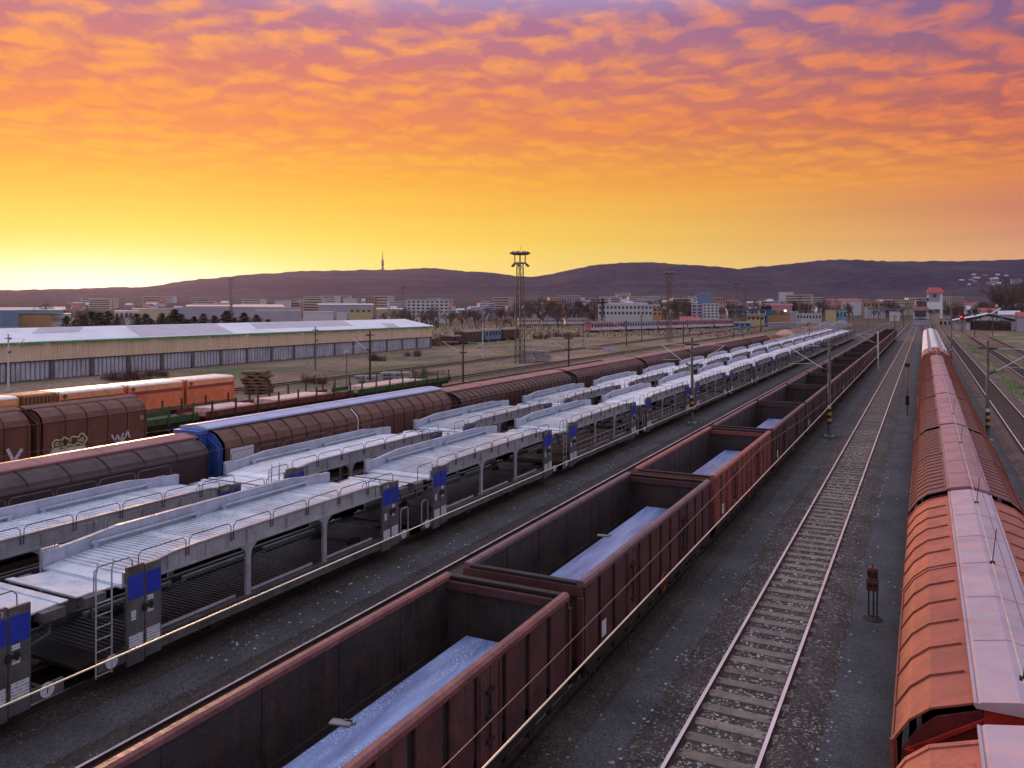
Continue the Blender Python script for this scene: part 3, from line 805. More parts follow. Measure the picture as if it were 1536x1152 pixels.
def make_carrier(kind):
    """one half unit of a double-deck car carrier, y from 0 to LC; kind 'ladder' or 'loops' at the near end"""
    r = empty('car_carrier')
    # lower frame
    for s_ in (-1, 1):
        b = MB(); b.box(*sorted((s_ * 1.42, s_ * 1.5)), 0, LC, .40, .74); b.box(*sorted((s_ * 1.5, s_ * 1.53)), 0, LC, .40, .44); b.box(*sorted((s_ * 1.5, s_ * 1.53)), 0, LC, .70, .74)
        for yy in (.9, 2.2, 3.7, 5.2, 6.75, 8.2, 9.5): b.box(*sorted((s_ * 1.5, s_ * 1.525)), yy - .03, yy + .03, .44, .70)
        b.build('side_sill', m_greyd, r)
    b = MB(); b.box(-1.42, 1.42, -.35, LC + .35, .50, .56)
    y = -.3
    while y < LC + .3:
        b.box(-1.35, 1.35, y, y + .075, .56, .60); y += .145
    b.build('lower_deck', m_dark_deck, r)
    for s_ in (-1, 1):
        b = MB()
        for (a, e) in ((.9, 3.5), (3.9, 6.5), (7.0, 9.4)): b.tube([(s_ * 1.2, a, .70), (s_ * 1.2, e, .70)], .055, 8); b.box(s_ * 1.2 - .03, s_ * 1.2 + .03, a, a + .1, .56, .66); b.box(s_ * 1.2 - .03, s_ * 1.2 + .03, e - .1, e, .56, .66)
        b.build('wheel_guide', m_grey, r)
    # upper deck, dipping at both ends
    def dz(y):
        k = min(y, LC - y); return -.15 * max(0, 1 - k / 1.6) ** 1.3
    b = MB(); n = 26
    for i in range(n):
        a = LC * i / n; e = LC * (i + 1) / n
        b.beam((0, a, 2.19 + dz(a)), (0, e, 2.19 + dz(e)), 2.8, .05)
    y = 0.03
    while y < LC - .05:
        if (y % 2.6) > .38: b.box(-1.33, 1.33, y, y + .085, 2.2 + dz(y), 2.247 + dz(y))
        y += .15
    for k in range(5):
        yy = k * 2.6; e = min(yy + .36, LC - .01)
        if yy < LC - .3: b.beam((0, yy + .02, 2.232 + dz(yy)), (0, e, 2.232 + dz(e)), 2.66, .03)
    b.build('upper_deck', m_deck, r)
    for s_ in (-1, 1):
        # outer web, flange and stiffeners of the deck edge
        b = MB(); yy = [0.0, .5, 1.3, 2.0, LC - 2.0, LC - 1.3, LC - .5, LC]
        top = [2.36, 2.38, 2.50, 2.52, 2.52, 2.50, 2.38, 2.36] if s_ > 0 else [2.42, 2.43, 2.50, 2.58, 2.58, 2.50, 2.43, 2.42]
        for i in range(7):
            xa, xb = sorted((s_ * 1.40, s_ * 1.46)); A, E = yy[i], yy[i + 1]; ta, te = top[i], top[i + 1]
            b.add([(xa, A, 2.12), (xb, A, 2.12), (xb, E, 2.12), (xa, E, 2.12), (xa, A, ta), (xb, A, ta), (xb, E, te), (xa, E, te)],
                  [(3, 2, 1, 0), (4, 5, 6, 7), (0, 1, 5, 4), (1, 2, 6, 5), (2, 3, 7, 6), (3, 0, 4, 7)])
            b.beam((s_ * 1.455, A, ta + .012), (s_ * 1.455, E, te + .012), .13, .028)
        b.box(*sorted((s_ * 1.40, s_ * 1.53)), 0, LC, 2.07, 2.118)
        for q in (1.2, 2.35, 3.7, 5.2, 6.75, 8.1, 9.3): b.box(*sorted((s_ * 1.46, s_ * 1.515)), q - .05, q + .05, 2.118, 2.44)
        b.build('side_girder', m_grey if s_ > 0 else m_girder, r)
        b = MB(); b.tube([(s_ * 1.30, 1.2, 2.36), (s_ * 1.30, 4.6, 2.36)], .04, 8); b.tube([(s_ * 1.30, 5.4, 2.36), (s_ * 1.30, 9.2, 2.36)], .04, 8)
        for q in (1.3, 4.5, 5.5, 9.1): b.box(s_ * 1.30 - .05, s_ * 1.30 + .05, q - .05, q + .05, 2.2, 2.40)
        b.build('wheel_guide', m_girder, r)
        # posts with flared heads
        for q in (3.71, 6.76):
            b = MB(); x = s_ * 1.46
            hw = .075
            prof = [(q - hw, .74), (q + hw, .74), (q + hw, 1.75), (q + .13, 1.93), (q + .34, 2.069), (q - .34, 2.069), (q - .13, 1.93), (q - hw, 1.75)]
            xa, xb = sorted((s_ * 1.42, s_ * 1.50)); n = len(prof)
            vs = [(xa, a, z) for a, z in prof] + [(xb, a, z) for a, z in prof]
            b.add(vs, [tuple(range(n)), tuple(reversed(range(n, 2 * n)))] + [(i, n + i, n + (i + 1) % n, (i + 1) % n) for i in range(n)])
            b.build('post', m_grey, r)
        # wide end posts with blue heads and white plates
        for near, q in ((True, 0.02), (False, LC - .92)):
            xa, xb = sorted((s_ * 1.47, s_ * 1.56))
            b = MB(); b.box(xa, xb, q, q + .44, .28, 2.50); b.box(xa, xb, q + .46, q + .90, .34, 2.46)
            b.box(xa + .01, xb - .02, q + .44, q + .46, .4, 2.44)
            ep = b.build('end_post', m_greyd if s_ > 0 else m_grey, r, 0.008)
            xf = s_ * 1.5625
            xa, xb = sorted((s_ * 1.561, s_ * 1.567))
            bx(xa, xb, q + .02, q + .42, 1.76, 2.28).build('blue_panel', m_blue, ep); bx(xa, xb, q + .48, q + .88, 1.76, 2.28).build('blue_panel', m_blue, ep)
            for (a, e, z0, z1) in ((.04, .40, .62, .95), (.50, .86, .60, .98), (.1, .22, 1.28, 1.5), (.52, .68, 1.62, 1.72), (.52, .68, 1.34, 1.44)):
                bx(xa, xb, q + a, q + e, z0, z1).build('label_plate', m_label, ep)
            b = MB(); b.box(*sorted((s_ * 1.56, s_ * 1.60)), q + .38, q + .66, 1.47, 1.53); b.box(*sorted((s_ * 1.56, s_ * 1.61)), q + .40, q + .47, 1.42, 1.58); b.box(*sorted((s_ * 1.56, s_ * 1.61)), q + .58, q + .64, 1.42, 1.58)
            b.build('latch', m_under, ep)
        # round warning plates at the foot
        for q in (-.34, LC + .34):
            MB().disc((s_ * 1.52, q, .55), .15, 'x', 18, .02).build('round_plate', m_plate, r)
            bx(*sorted((s_ * 1.44, s_ * 1.51)), q - .32, q + .36, .40, .66).build('end_bracket', m_greyd, r)
        # railings
        for k in range(7):
            a = .35 + k * 1.42
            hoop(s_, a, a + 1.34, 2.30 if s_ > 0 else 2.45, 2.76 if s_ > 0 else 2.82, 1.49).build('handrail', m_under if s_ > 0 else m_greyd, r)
    # flap plates bridging the gap to the next unit
    for ya, yb in ((-.95, .03), (LC + .95, LC - .03)):
        e = 1 if ya < 0 else -1
        b = MB(); b.beam((0, ya, 2.08), (0, yb, 2.02), 2.3, .04); b.beam((0, ya - e * .03, 2.11), (0, ya + e * .15, 2.10), 2.5, .03)
        b.build('bridge_flap', m_deck, r)
        q = ya + e * .35
        for s_ in (-1, 1):
            b = MB(); b.tube([(s_ * 1.2, q, 2.06), (s_ * 1.2, q, 1.55), (s_ * 1.1, q + e * .5, 1.35)], .04, 8)
            b.box(s_ * 1.2 - .16, s_ * 1.2 + .16, q - .25, q + .25, 1.84, 2.05); b.build('flap_bracket', m_greyd, r)
    for q in (-.35, LC - 1.4):
        hoop(1, q - .25, q + .72, 2.1, 2.62, 1.28).build('handrail', m_under, r)
    if kind == 'ladder':
        b = MB()
        for y in (-.72, -.34): b.tube([(1.52, y, .32), (1.52, y, 2.55), (1.50, y + .06, 2.72), (1.42, y + .10, 2.76)], .02, 6)
        for k in range(8): b.tube([(1.52, -.72, .36 + k * .26), (1.52, -.34, .36 + k * .26)], .015, 6)
        b.build('ladder', m_grey, r)
    else:
        for a, e in ((-1.9, -1.45), (-.6, -.2)):
            b = MB(); b.tube([(1.45, a, .6), (1.45, a, 1.32), (1.45, a + .08, 1.40), (1.45, e - .08, 1.40), (1.45, e, 1.32), (1.45, e, .6)], .022, 6)
            b.build('grab_rail', m_grey, r)
    b = MB(); b.box(-1.2, 1.2, .3, LC - .3, .28, .5); b.box(-1.3, 1.3, -1.0, -.3, .55, .62); b.build('underframe', m_under, r)
    b = MB(); b.box(1.2, 1.44, 2.5, 2.9, .24, .40); b.box(1.2, 1.44, 6.2, 6.5, .2, .40); b.build('brake_gear', m_under, r)
    bogie(r, 1.4, False); bogie(r, LC - 1.4, False)
    # running number painted above the blue head of the near end
    text_mesh('1183', .15, 'number', m_plate, r, (1.563, LC - .70, 2.38), (radians(90), 0, radians(90)))
    text_mesh('1', .24, 'number', m_blackp, r, (1.533, LC + .34, .55), (radians(90), 0, radians(90)))
    return r


SR = None
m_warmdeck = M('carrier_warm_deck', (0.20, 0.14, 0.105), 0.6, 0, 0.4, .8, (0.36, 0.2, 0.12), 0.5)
cA = make_carrier('ladder'); cB = make_carrier('loops')
m_far = m_deckw
CARR = []
firstA = firstB = True


def put_carrier(n, x, y, kind, lab, group):
    global firstA, firstB
    if kind == 0:
        o = cA if firstA else copy_tree(cA); firstA = False
    else:
        o = cB if firstB else copy_tree(cB); firstB = False
    o.location = (x, y, 0); tag(o, lab, 'car carrier', group)
    return o


for n in range(18):
    lab = 'grey car carrier, %s from the camera in the front row by the open wagons' % ORD[n] if n < 17 else 'grey car carrier farthest away in the front row, near the end of the yard'
    if n == 0: lab = 'car carrier cut by the left edge of the picture, its blue headed end post showing'
    o = put_carrier(n, -17.35, -.46 + 12.6 * n, (n + 1) % 2, lab, 'car carriers in the front row')
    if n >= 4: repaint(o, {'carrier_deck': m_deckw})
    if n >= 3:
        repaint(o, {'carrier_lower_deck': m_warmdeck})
        if SR is None:
            b = MB(); b.tube([(1.46, .95, 1.32), (1.46, LC - .95, 1.32)], .02, 5); b.tube([(1.46, .95, 1.05), (1.46, LC - .95, 1.05)], .014, 5)
            for q in range(13): b.tube([(1.46, 1.0 + q * .705, .74), (1.46, 1.0 + q * .705, 1.34)], .02, 5)
            SR = b.build('side_rail', m_grey, o)
        else:
            k = SR.copy(); COL.objects.link(k); k.parent = o
for n in range(19):
    lab = 'grey car carrier, %s one in the rear row, next to the brown covered train' % ORD[n] if n < 18 else 'grey car carrier farthest away in the rear row, by the brown train'
    o = put_carrier(n, -21.8, -3.14 - 12.6 + 12.6 * (n + 1), n % 2, lab, 'car carriers in the rear row')
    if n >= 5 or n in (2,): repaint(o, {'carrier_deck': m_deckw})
# ------------------------------------------------------------------ covered wagons with rounded sliding sides


def half_to_full(prof):
    """profile given for x >= 0 from bottom to top -> closed outline"""
    return prof + [(-x, z) for x, z in reversed(prof)]


def make_covered(L, side, roof, rib, endm, framem, prof, roofhw, roofz, ribn, raised=0.03, joint=True, wallribs=True, ribw=.035):
    """prof: (x, z) from the sill up to the roof edge; L body length, y from 0"""
    r = empty('covered_wagon')
    mid = L / 2
    parts = ((0.14, mid - .015), (mid + .015, L - .14)) if joint else ((.14, L - .14),)
    full = half_to_full(prof)
    inner = [(x * .965, z - (0.03 if z > 1 else 0)) for x, z in full]
    for k, (a, e) in enumerate(parts):
        for s_ in (-1, 1):
            b = MB(); g = .0 if k == 0 else .018
            pr = [(s_ * (x + g), z + g) for x, z in prof]
            for (xa, za), (xb, zb) in zip(pr, pr[1:]):
                q = [(xa, a, za), (xa, e, za), (xb, e, zb), (xb, a, zb)]
                b.face(q if s_ > 0 else list(reversed(q)))
            # rolled lips at both ends of the sliding side
            for yy in (a, e - .10):
                for (xa, za), (xb, zb) in zip(pr, pr[1:]):
                    b.beam((xa + s_ * .012, yy + .05, za), (xb + s_ * .012, yy + .05, zb), .10, .03, (s_, 0, 1))
            sd_ = b.build('sliding_side', side, r)
            b = MB(); w_ = (e - a) / ribn
            for i in range(1, ribn):
                yy = a + i * w_
                pts = [(x + s_ * .012, yy, z + .012) for x, z in pr[(0 if wallribs else 1):]]
                x9, z9 = pts[-1][0], pts[-1][2]; x8, z8 = pts[-2][0], pts[-2][2]
                pts[-1] = (x8 + (x9 - x8) * .82, yy, z8 + (z9 - z8) * .82)
                for p, q in zip(pts, pts[1:]): b.beam(p, q, ribw, .035, (s_, 0, 1))
            b.build('rib', rib, sd_)
            b = MB(); b.tube([(s_ * (prof[1][0] + .02), a, prof[1][1]), (s_ * (prof[1][0] + .02), e, prof[1][1])], .02, 5)
            b.build('seam_bar', rib, sd_)
    # the raised roof strip, ridged, with drip edges
    b = MB(); z0 = prof[-1][1]
    pr = [(-roofhw, roofz - .05), (-roofhw * .86, roofz), (0, roofz + .09), (roofhw * .86, roofz), (roofhw, roofz - .05), (roofhw, roofz - .10), (-roofhw, roofz - .10)]
    b.prism(list(reversed(pr)), -.10, L + .10)
    rf = b.build('roof', roof, r)
    b = MB()
    for s_ in (-1, 1): b.box(s_ * roofhw - .018, s_ * roofhw + .018, -.1, L + .1, roofz - .075, roofz - .02)
    for i in range(1, int(L / 2.2)): 
        yy = i * 2.2
        b.beam((-roofhw * .86, yy, roofz + .004), (0, yy, roofz + .094), .03, .012); b.beam((0, yy, roofz + .094), (roofhw * .86, yy, roofz + .004), .03, .012)
    b.build('roof_seam', roof, rf)
    # ends
    for y, e in ((0.0, -1), (L, 1)):
        b = MB(); b.prism(list(reversed([(x * .93, z if z < 1.2 else z - .07) for x, z in full])), y - e * .10 - .02, y - e * .10 + .02); b.build('end_wall', endm, r)
        b = MB()
        b.box(-.42, .42, *sorted((y - e * .08, y + e * .06)), roofz - .48, roofz - .09); b.box(-.10, .10, *sorted((y - e * .08, y + e * .05)), .9, roofz - .45)
        for s_ in (-1, 1):
            b.beam((s_ * .35, y - e * .02, roofz - .25), (s_ * prof[1][0] * .9, y - e * .02, prof[1][1] - .05), .05, .05)
            b.box(*sorted((s_ * prof[0][0] * .80, s_ * prof[0][0] * .92)), *sorted((y - e * .08, y + e * .04)), prof[0][1] + .05, prof[1][1])
        b.box(-prof[0][0] * .9, prof[0][0] * .9, *sorted((y - e * .08, y + e * .07)), prof[0][1] - .05, prof[0][1] + .12)
        b.build('end_frame', framem, r)
    b = MB(); b.box(-1.2, 1.2, 0, L, .55, .80); b.box(-.2, .2, 0, L, .35, .55)
    for s_ in (-1, 1): b.box(*sorted((s_ * 1.28, s_ * 1.40)), .1, L - .1, .58, prof[0][1] + .02)
    b.build('underframe', m_under, r)
    bogie(r, 2.2); bogie(r, L - 2.2); buffers(r, -.02, L + .02)
    return r


# orange train at the right hand side of the picture
PROF_R = [(1.50, .72), (1.55, 2.03), (1.34, 2.37), (1.07, 2.60), (.50, 2.80)]
LR = 14.0
wO = make_covered(LR, m_orange, m_lavroof, m_rib_o, m_redend, m_redin, PROF_R, .53, 2.93, 6)
wR = make_covered(LR, m_redbrown, m_redroof, m_rib_o, m_redend, m_redin, PROF_R, .53, 2.93, 11, ribw=.05)
RT = []
for i, y0 in enumerate((-2.0, 12.85, 27.55, 42.25, 56.95, 71.65, 86.35)):
    o = wO if i == 0 else copy_tree(wO) if i == 1 else wR if i == 2 else copy_tree(wR)
    o.location = (1.15, y0 - .05, 0)
    RT.append(o)
for i, o in enumerate(RT):
    tag(o, ['orange sliding-wall wagon with lavender roof cut by the bottom edge, showing its red end', 'orange sliding-wall wagon with a long lavender roof, just ahead of the cut-off one',
            'red covered wagon with pinkish roof, right behind the two orange lavender-roofed wagons', 'red covered wagon, second of the pink-roofed ones in the right-hand train', 'red covered wagon, third of the pink-roofed ones in the right-hand train',
            'red covered wagon, fourth of the pink-roofed ones in the right-hand train', 'red covered wagon with pink roof, last before the round-topped hopper'][i], 'covered wagon', 'covered wagons in the right-hand train')

# brown train behind the car carriers
PROF_B = [(1.42, .75), (1.50, 2.58), (1.40, 2.78), (1.02, 3.0), (.62, 3.12)]
LB = 17.4
wB = make_covered(LB, m_brown, m_pinkroof, m_brown_rib, m_brown_dark, m_brown_dark, PROF_B, .72, 3.20, 13)
BT = []
for i in range(6):
    o = wB if i == 0 else copy_tree(wB)
    o.location = (-26.3, 41.75 + 18.3 * i, 0); tag(o, 'pink-roofed brown covered wagon, %s behind the blue-roofed wagon' % ('first', 'second', 'third', 'fourth', 'fifth', 'last')[i], 'covered wagon', 'brown covered wagons in the train behind the car carriers')
PROF_B2 = [(1.42, .75), (1.50, 2.68), (1.40, 2.92), (1.04, 3.22), (.66, 3.36)]
wBl = make_covered(17.5, M('blueroof_brown', (0.15, 0.062, 0.04), 0.65, 0, 0.22, 0.7, (0.06, 0.03, 0.024), 0.6, 0.4, 0.1, 20), m_blueroof, m_brown_rib, m_bluewall, m_bluewall, PROF_B2, .78, 3.47, 9, wallribs=True)
wBl.location = (-26.3, 23.4, 0)
tag(wBl, 'taller brown covered wagon with a light blue roof and blue end wall', 'covered wagon', 'brown covered wagons in the train behind the car carriers')
b = MB(); b.box(1.50, 1.525, .4, 1.65, 2.05, 2.60); b.build('white_panel', m_plate, wBl)
b = MB(); b.box(1.515, 1.54, 8.55, 8.62, .8, 2.68); b.beam((1.53, 8.6, 2.68), (1.43, 8.6, 2.95), .06, .02, (1, 0, 0)); b.beam((1.43, 8.6, 2.95), (1.06, 8.6, 3.26), .06, .02, (1, 0, 0))
b.build('joint_strip', m_plate, wBl)
b = MB()
for s_ in (-1, 1): b.box(*sorted((s_ * .5, s_ * .6)), -.35, .02, 1.2, 3.2)
b.box(-.7, .7, -.5, .0, 3.22, 3.36); b.box(-.9, .9, -.3, .0, 1.15, 1.25); b.build('end_cabin_frame', m_bluewall, wBl)
wD = make_covered(17.2, m_brown_dark, m_pinkroof, m_brown_rib, m_brown_dark, m_brown_dark, PROF_B, .72, 3.20, 6, wallribs=False)
wD.location = (-26.3, 5.6, 0); tag(wD, 'low dark brown covered wagon with pink roof in front of the blue-roofed wagon', 'covered wagon', 'brown covered wagons in the train behind the car carriers')

# graffiti wagons
PROF_G = [(1.42, .72), (1.48, 2.57), (1.34, 2.86), (.95, 3.12), (.45, 3.24)]
m_graf1 = M('graffiti_white', (0.55, 0.5, 0.55), 0.6, 0, 0.2, 4)
m_graf2 = M('graffiti_yellow', (0.55, 0.5, 0.3), 0.6, 0, 0.2, 4)
m_gbrown = M('graffiti_wagon_brown', (0.16, 0.06, 0.04), 0.65, 0, 0.2, 0.7, (0.07, 0.032, 0.024), 0.6, 0.4, 0.1, 20)


def graffiti(parent, x, strokes, mat, wd=.09):
    b = MB()
    for st in strokes:
        for (p, q) in zip(st, st[1:]): b.beam((x, p[0], p[1]), (x, q[0], q[1]), .012, wd, (0, -(q[1] - p[1]), q[0] - p[0]))
    return b.build('graffiti', mat, parent)


LGf = 13.0
wG = make_covered(6.2, m_gbrown, m_gbrown, m_brown_rib, m_gbrown, m_gbrown, PROF_G, .5, 3.28, 5, joint=False)
wG2 = copy_tree(wG); wG.location = (-40, 24.8, 0); wG2.location = (-40, 18.2, 0)
arc = lambda cx, cz, r, a0, a1, n=8, k=1.0: [(cx + r * cos(radians(a0 + (a1 - a0) * i / n)), cz + k * r * sin(radians(a0 + (a1 - a0) * i / n))) for i in range(n + 1)]
grnd = random.Random(4)
blob = lambda cx, cz, w_, h_, n=13: [(cx + w_ * cos(2 * pi * i / n + .3) * grnd.uniform(.8, 1.15), cz + h_ * sin(2 * pi * i / n + .3) * grnd.uniform(.8, 1.15)) for i in range(n)]
clos = lambda L_: L_ + [L_[0]]
graffiti(wG, 1.50, [clos(blob(.85, 1.45, .26, .22)), clos(blob(1.28, 1.48, .22, .26)), clos(blob(1.75, 1.5, .27, .24)), clos(blob(2.2, 1.5, .24, .28)), clos(blob(2.2, 1.5, .09, .10, 8)), clos(blob(.85, 1.45, .08, .07, 8)), [(.55, 1.2), (1.1, 1.14), (1.7, 1.17), (2.4, 1.15)], [(1.5, 1.25), (1.6, 1.7)], [(1.05, 1.3), (1.0, 1.68)]], m_graf2, .075)
graffiti(wG, 1.50, [[(.5, .8), (.5, 1.08), (2.4, 1.08), (2.4, .8)], [(3.9, 1.5), (4.1, 1.1), (4.25, 1.45), (4.4, 1.1), (4.6, 1.5)], [(4.7, 1.2), (4.85, 1.6), (5.0, 1.2)], arc(4.35, 1.35, .32, 200, 340)], m_graf1, .1)
b = MB(); b.disc((1.50, 5.75, 2.2), .13, 'x', 18, .02); b.build('round_sign', M('pink_sign', (.5, .16, .13), .6), wG)
graffiti(wG2, 1.50, [arc(1.2, 1.2, .45, 0, 360, 14, .7), [(1.0, .9), (1.5, 1.6), (1.9, .9)], [(2.1, 1.5), (2.4, .95), (2.8, 1.55), (3.1, .95)], arc(4.0, 1.25, .5, 20, 340, 12, .65), [(3.5, 1.4), (4.6, 1.1)], [(5.0, 1.6), (5.3, .95), (5.7, 1.5)], [(.5, .85), (5.8, .85)]], m_graf1, .16)
tag(wG, 'round-roofed brown wagon with yellow bubble letters and white scribble on its side', 'covered wagon', 'round-roofed brown wagons with graffiti')
tag(wG2, 'round-roofed brown wagon with large white graffiti, cut by the left edge of the picture', 'covered wagon', 'round-roofed brown wagons with graffiti')

# white covered hoppers at the far end of the orange train
m_hop = M('hopper_white', (0.82, 0.8, 0.84), 0.5, 0, 0.1, 1.0, (0.5, 0.45, 0.48), 0.5, 0.3)


def make_hopper(L=11.0):
    r = empty('hopper_wagon')
    prof = half_to_full([(1.30, 1.05), (1.48, 1.5), (1.48, 2.45), (1.3, 2.85), (.9, 3.12), (.35, 3.22)])
    b = MB(); b.prism(list(reversed(prof)), .25, L - .25)
    b.build('hopper_body', m_hop, r, .03)
    b = MB()
    for y in (1.5, 4.1, 6.7, 9.3): b.lathe([(.42, 3.12), (.42, 3.32), (.34, 3.38), (0.01, 3.40)], 16, (0, y, 0))
    b.build('hatch', m_hop, r)
    b = MB(); b.box(-.75, -.45, .2, L - .2, 3.30, 3.34); b.box(.45, .75, .2, L - .2, 3.30, 3.34)
    for s_ in (-.78, .78): b.tube([(s_, .3, 3.3), (s_, .3, 3.75), (s_, L - .3, 3.75), (s_, L - .3, 3.3)], .025, 5)
    b.build('roof_walk', m_steel, r)
    b = MB(); b.box(-1.35, 1.35, 0, L, .75, 1.0)
    for e in (.1, L - .1):
        for s_ in (-1.2, 1.2): b.tube([(s_, e, .9), (s_, e, 2.9)], .04, 5)
    b.build('underframe', m_gondola, r)
    bogie(r, 1.7); bogie(r, L - 1.7); buffers(r, 0, L)
    return r


h0 = make_hopper()
m_hred = M('hopper_red', (0.33, 0.1, 0.085), 0.5, 0, 0.2, 1.0, (0.16, 0.06, 0.05), 0.5, 0.3)
for i in range(9):
    o = h0 if i == 8 else copy_tree(h0)
    o.location = (1.15, 101.4 + 12.0 * i, 0)
    if i < 1: repaint(o, {'hopper_white': m_hred})
    tag(o, 'round-topped red hopper wagon between the red covered wagons and the white hoppers' if i < 1 else 'white round-topped hopper wagon, %s in the white string at the end of the right-hand train' % ('nearest', 'second', 'third', 'fourth', 'fifth', 'sixth', 'seventh', 'last')[i - 1], 'hopper wagon', 'hopper wagons at the end of the right-hand train')

# ------------------------------------------------------------------ orange containers on flat wagons
m_cont = M('container_orange', (0.74, 0.16, 0.06), 0.6, 0, 0.2, 0.5, (0.70, 0.36, 0.2), 0.5, 0.35, 0.1, 15)
m_controof = M('container_roof_pale', (0.88, 0.80, 0.78), 0.5, 0, 0.08, 0.9, (0.70, 0.30, 0.16), 0.75)
m_contb = M('container_brown', (0.24, 0.095, 0.04), 0.65, 0, 0.2, 1)
m_contband = M('container_band', (0.32, 0.05, 0.04), 0.6, 0, 0.2, 1)
m_conty = M('container_amber', (0.6, 0.25, 0.07), 0.6, 0, 0.2, 1)
m_contcap = M('container_top_sun_glow', (0.78, 0.33, 0.16), 0.6, 0, 0.2, 1.2, (0.7, 0.18, 0.08), 0.6)  # sun glow put into the orange of the upper side


def container(y0, y1, label, ribbed=False, body=None, band=True):
    r = tag(empty('freight_container', (-49.1, y0, 0)), label, 'container', 'containers on the flat wagons by the warehouse')
    L = y1 - y0; bm_ = body or m_cont
    b = MB(); b.box(-1.25, 1.25, 0, L, 1.18, 2.86)
    if ribbed:
        n = 9
        for i in range(n): b.box(1.25, 1.33, (i + .15) * L / n, (i + .6) * L / n, 1.2, 2.84)
    else:
        for y in (0, L - .08): b.box(1.25, 1.29, y, y + .08, 1.18, 2.86)
        b.box(1.25, 1.28, .08, L - .08, 1.18, 1.3)
    b.build('container_body', bm_, r)
    if not ribbed:
        b = MB(); b.box(1.25, 1.27, .08, L - .08, 2.50, 2.86); b.build('upper_side', m_contcap, r)
        if band: b = MB(); b.box(1.25, 1.275, .08, L - .08, 2.28, 2.49); b.build('red_band', m_contband, r)
        b = MB(); n = 14; b.tube([(1.29, .4 + .12 * cos(2 * pi * k / n), 2.68 + .12 * sin(2 * pi * k / n)) for k in range(n + 1)], .022, 5, cap=False); b.box(1.27, 1.29, .33, .46, 2.65, 2.70); b.box(1.27, 1.29, .37, .41, 2.62, 2.74); b.build('round_emblem', m_blackp, r)
    pr = [(-1.27, 2.86), (1.27, 2.86), (1.25, 2.93), (.9, 3.0), (-.9, 3.0), (-1.25, 2.93)]
    b = MB(); b.prism(list(reversed(pr)), -.02, L + .02); b.build('container_roof', m_contb if ribbed else m_controof, r)
    b = MB(); b.tube([(1.22, 0.02, 1.2), (1.22, .02, 3.0)], .05, 5); b.tube([(1.22, L - .02, 1.2), (1.22, L - .02, 3.0)], .05, 5); b.build('corner_post', m_contb, r)


container(41.75, 46.3, 'orange container with pale roof, nearest the stack of pallets')
container(36.9, 41.45, 'orange container with red band and round emblem, second from the pallet stack')
container(32.0, 36.6, 'orange container with worn upper side tinted as sun glow, third from the pallet stack')
container(29.7, 31.8, 'short rust-brown container with upright ribs between orange ones', True, m_contb)
container(24.9, 29.5, 'amber container at the left edge of the picture with pale roof', False, m_conty, False)
for i, (a, e) in enumerate(((24.6, 36.75), (36.95, 46.5))):
    r = tag(empty('flat_wagon', (-49.1, a, 0)), ['flat wagon under the amber and ribbed containers', 'flat wagon under the two orange containers by the pallet stack'][i], 'flat wagon', 'flat wagons carrying containers')
    b = MB(); b.box(-1.35, 1.35, 0, e - a, .95, 1.175); b.build('deck', m_wood, r)
    b = MB(); b.box(-1.2, 1.2, .2, e - a - .2, .6, .95); b.build('underframe', m_under, r)
    bogie(r, 2); bogie(r, e - a - 2); buffers(r, 0, e - a)

# ------------------------------------------------------------------ low stake wagons
m_green = M('wagon_green', (0.045, 0.085, 0.03), 0.65, 0, 0.25, 1.2, (0.05, 0.05, 0.025), 0.6, 0.3)
m_dkred = M('wagon_dark_red', (0.15, 0.035, 0.03), 0.65, 0, 0.25, 1.2, (0.06, 0.025, 0.02), 0.6, 0.3)
m_board = M('pale_boards', (0.75, 0.52, 0.46), 0.6, 0, 0.15, 1.5, (0.5, 0.3, 0.26), 0.5)


def stake_wagon(y0, L, mat, label, x=-44.5):
    r = tag(empty('stake_wagon', (x, y0, 0)), label, 'stake wagon', 'low stake wagons on the siding')
    b = MB(); b.box(-1.38, 1.38, 0, L, .82, .95); b.build('deck', mat, r)
    for s_ in (-1, 1):
        b = MB(); b.box(*sorted((s_ * 1.36, s_ * 1.42)), .05, L - .05, .82, 1.22)
        n = int(L / .8)
        for i in range(n + 1): b.box(*sorted((s_ * 1.42, s_ * 1.47)), .05 + i * (L - .2) / n, .15 + i * (L - .2) / n, .78, 1.22)
        b.build('drop_side', mat, r)
        for i in range(8):
            q = .5 + i * (L - 1) / 7
            bx(*sorted((s_ * 1.42, s_ * 1.52)), q - .05, q + .05, .7, 1.95).build('stake', m_poled if mat is m_dkred else m_green, r)
    b = MB(); b.box(-1.2, 1.2, .2, L - .2, .5, .82); b.build('underframe', m_under, r)
    bogie(r, 2.2); bogie(r, L - 2.2); buffers(r, 0, L)


stake_wagon(24.0, 14.6, m_green, 'green stake wagon half hidden behind the graffiti wagon')
stake_wagon(39.2, 15.8, m_dkred, 'dark red stake wagon between the two green ones')
stake_wagon(55.6, 15.2, m_green, 'green stake wagon next to the mast with the yellow foot')
for i, (a, e, lab) in enumerate(((40.2, 43.8, 'small pale board load on the near part of the dark red stake wagon'), (46.0, 52.0, 'large pale board load in the middle of the dark red stake wagon'), (57.2, 66.0, 'long pale board load on the far green stake wagon'))):
    b = MB()
    for k in range(6): b.box(-45.5 + k * .36, -45.5 + k * .36 + .34, a + random.uniform(0, .2), e + random.uniform(-.2, .1), .952, 1.30 + random.uniform(-.02, .02))
    tag(b.build('board_load', m_board), lab, 'boards', 'pale board loads on stake wagons')
# ------------------------------------------------------------------ masts, lamps, wires, signals


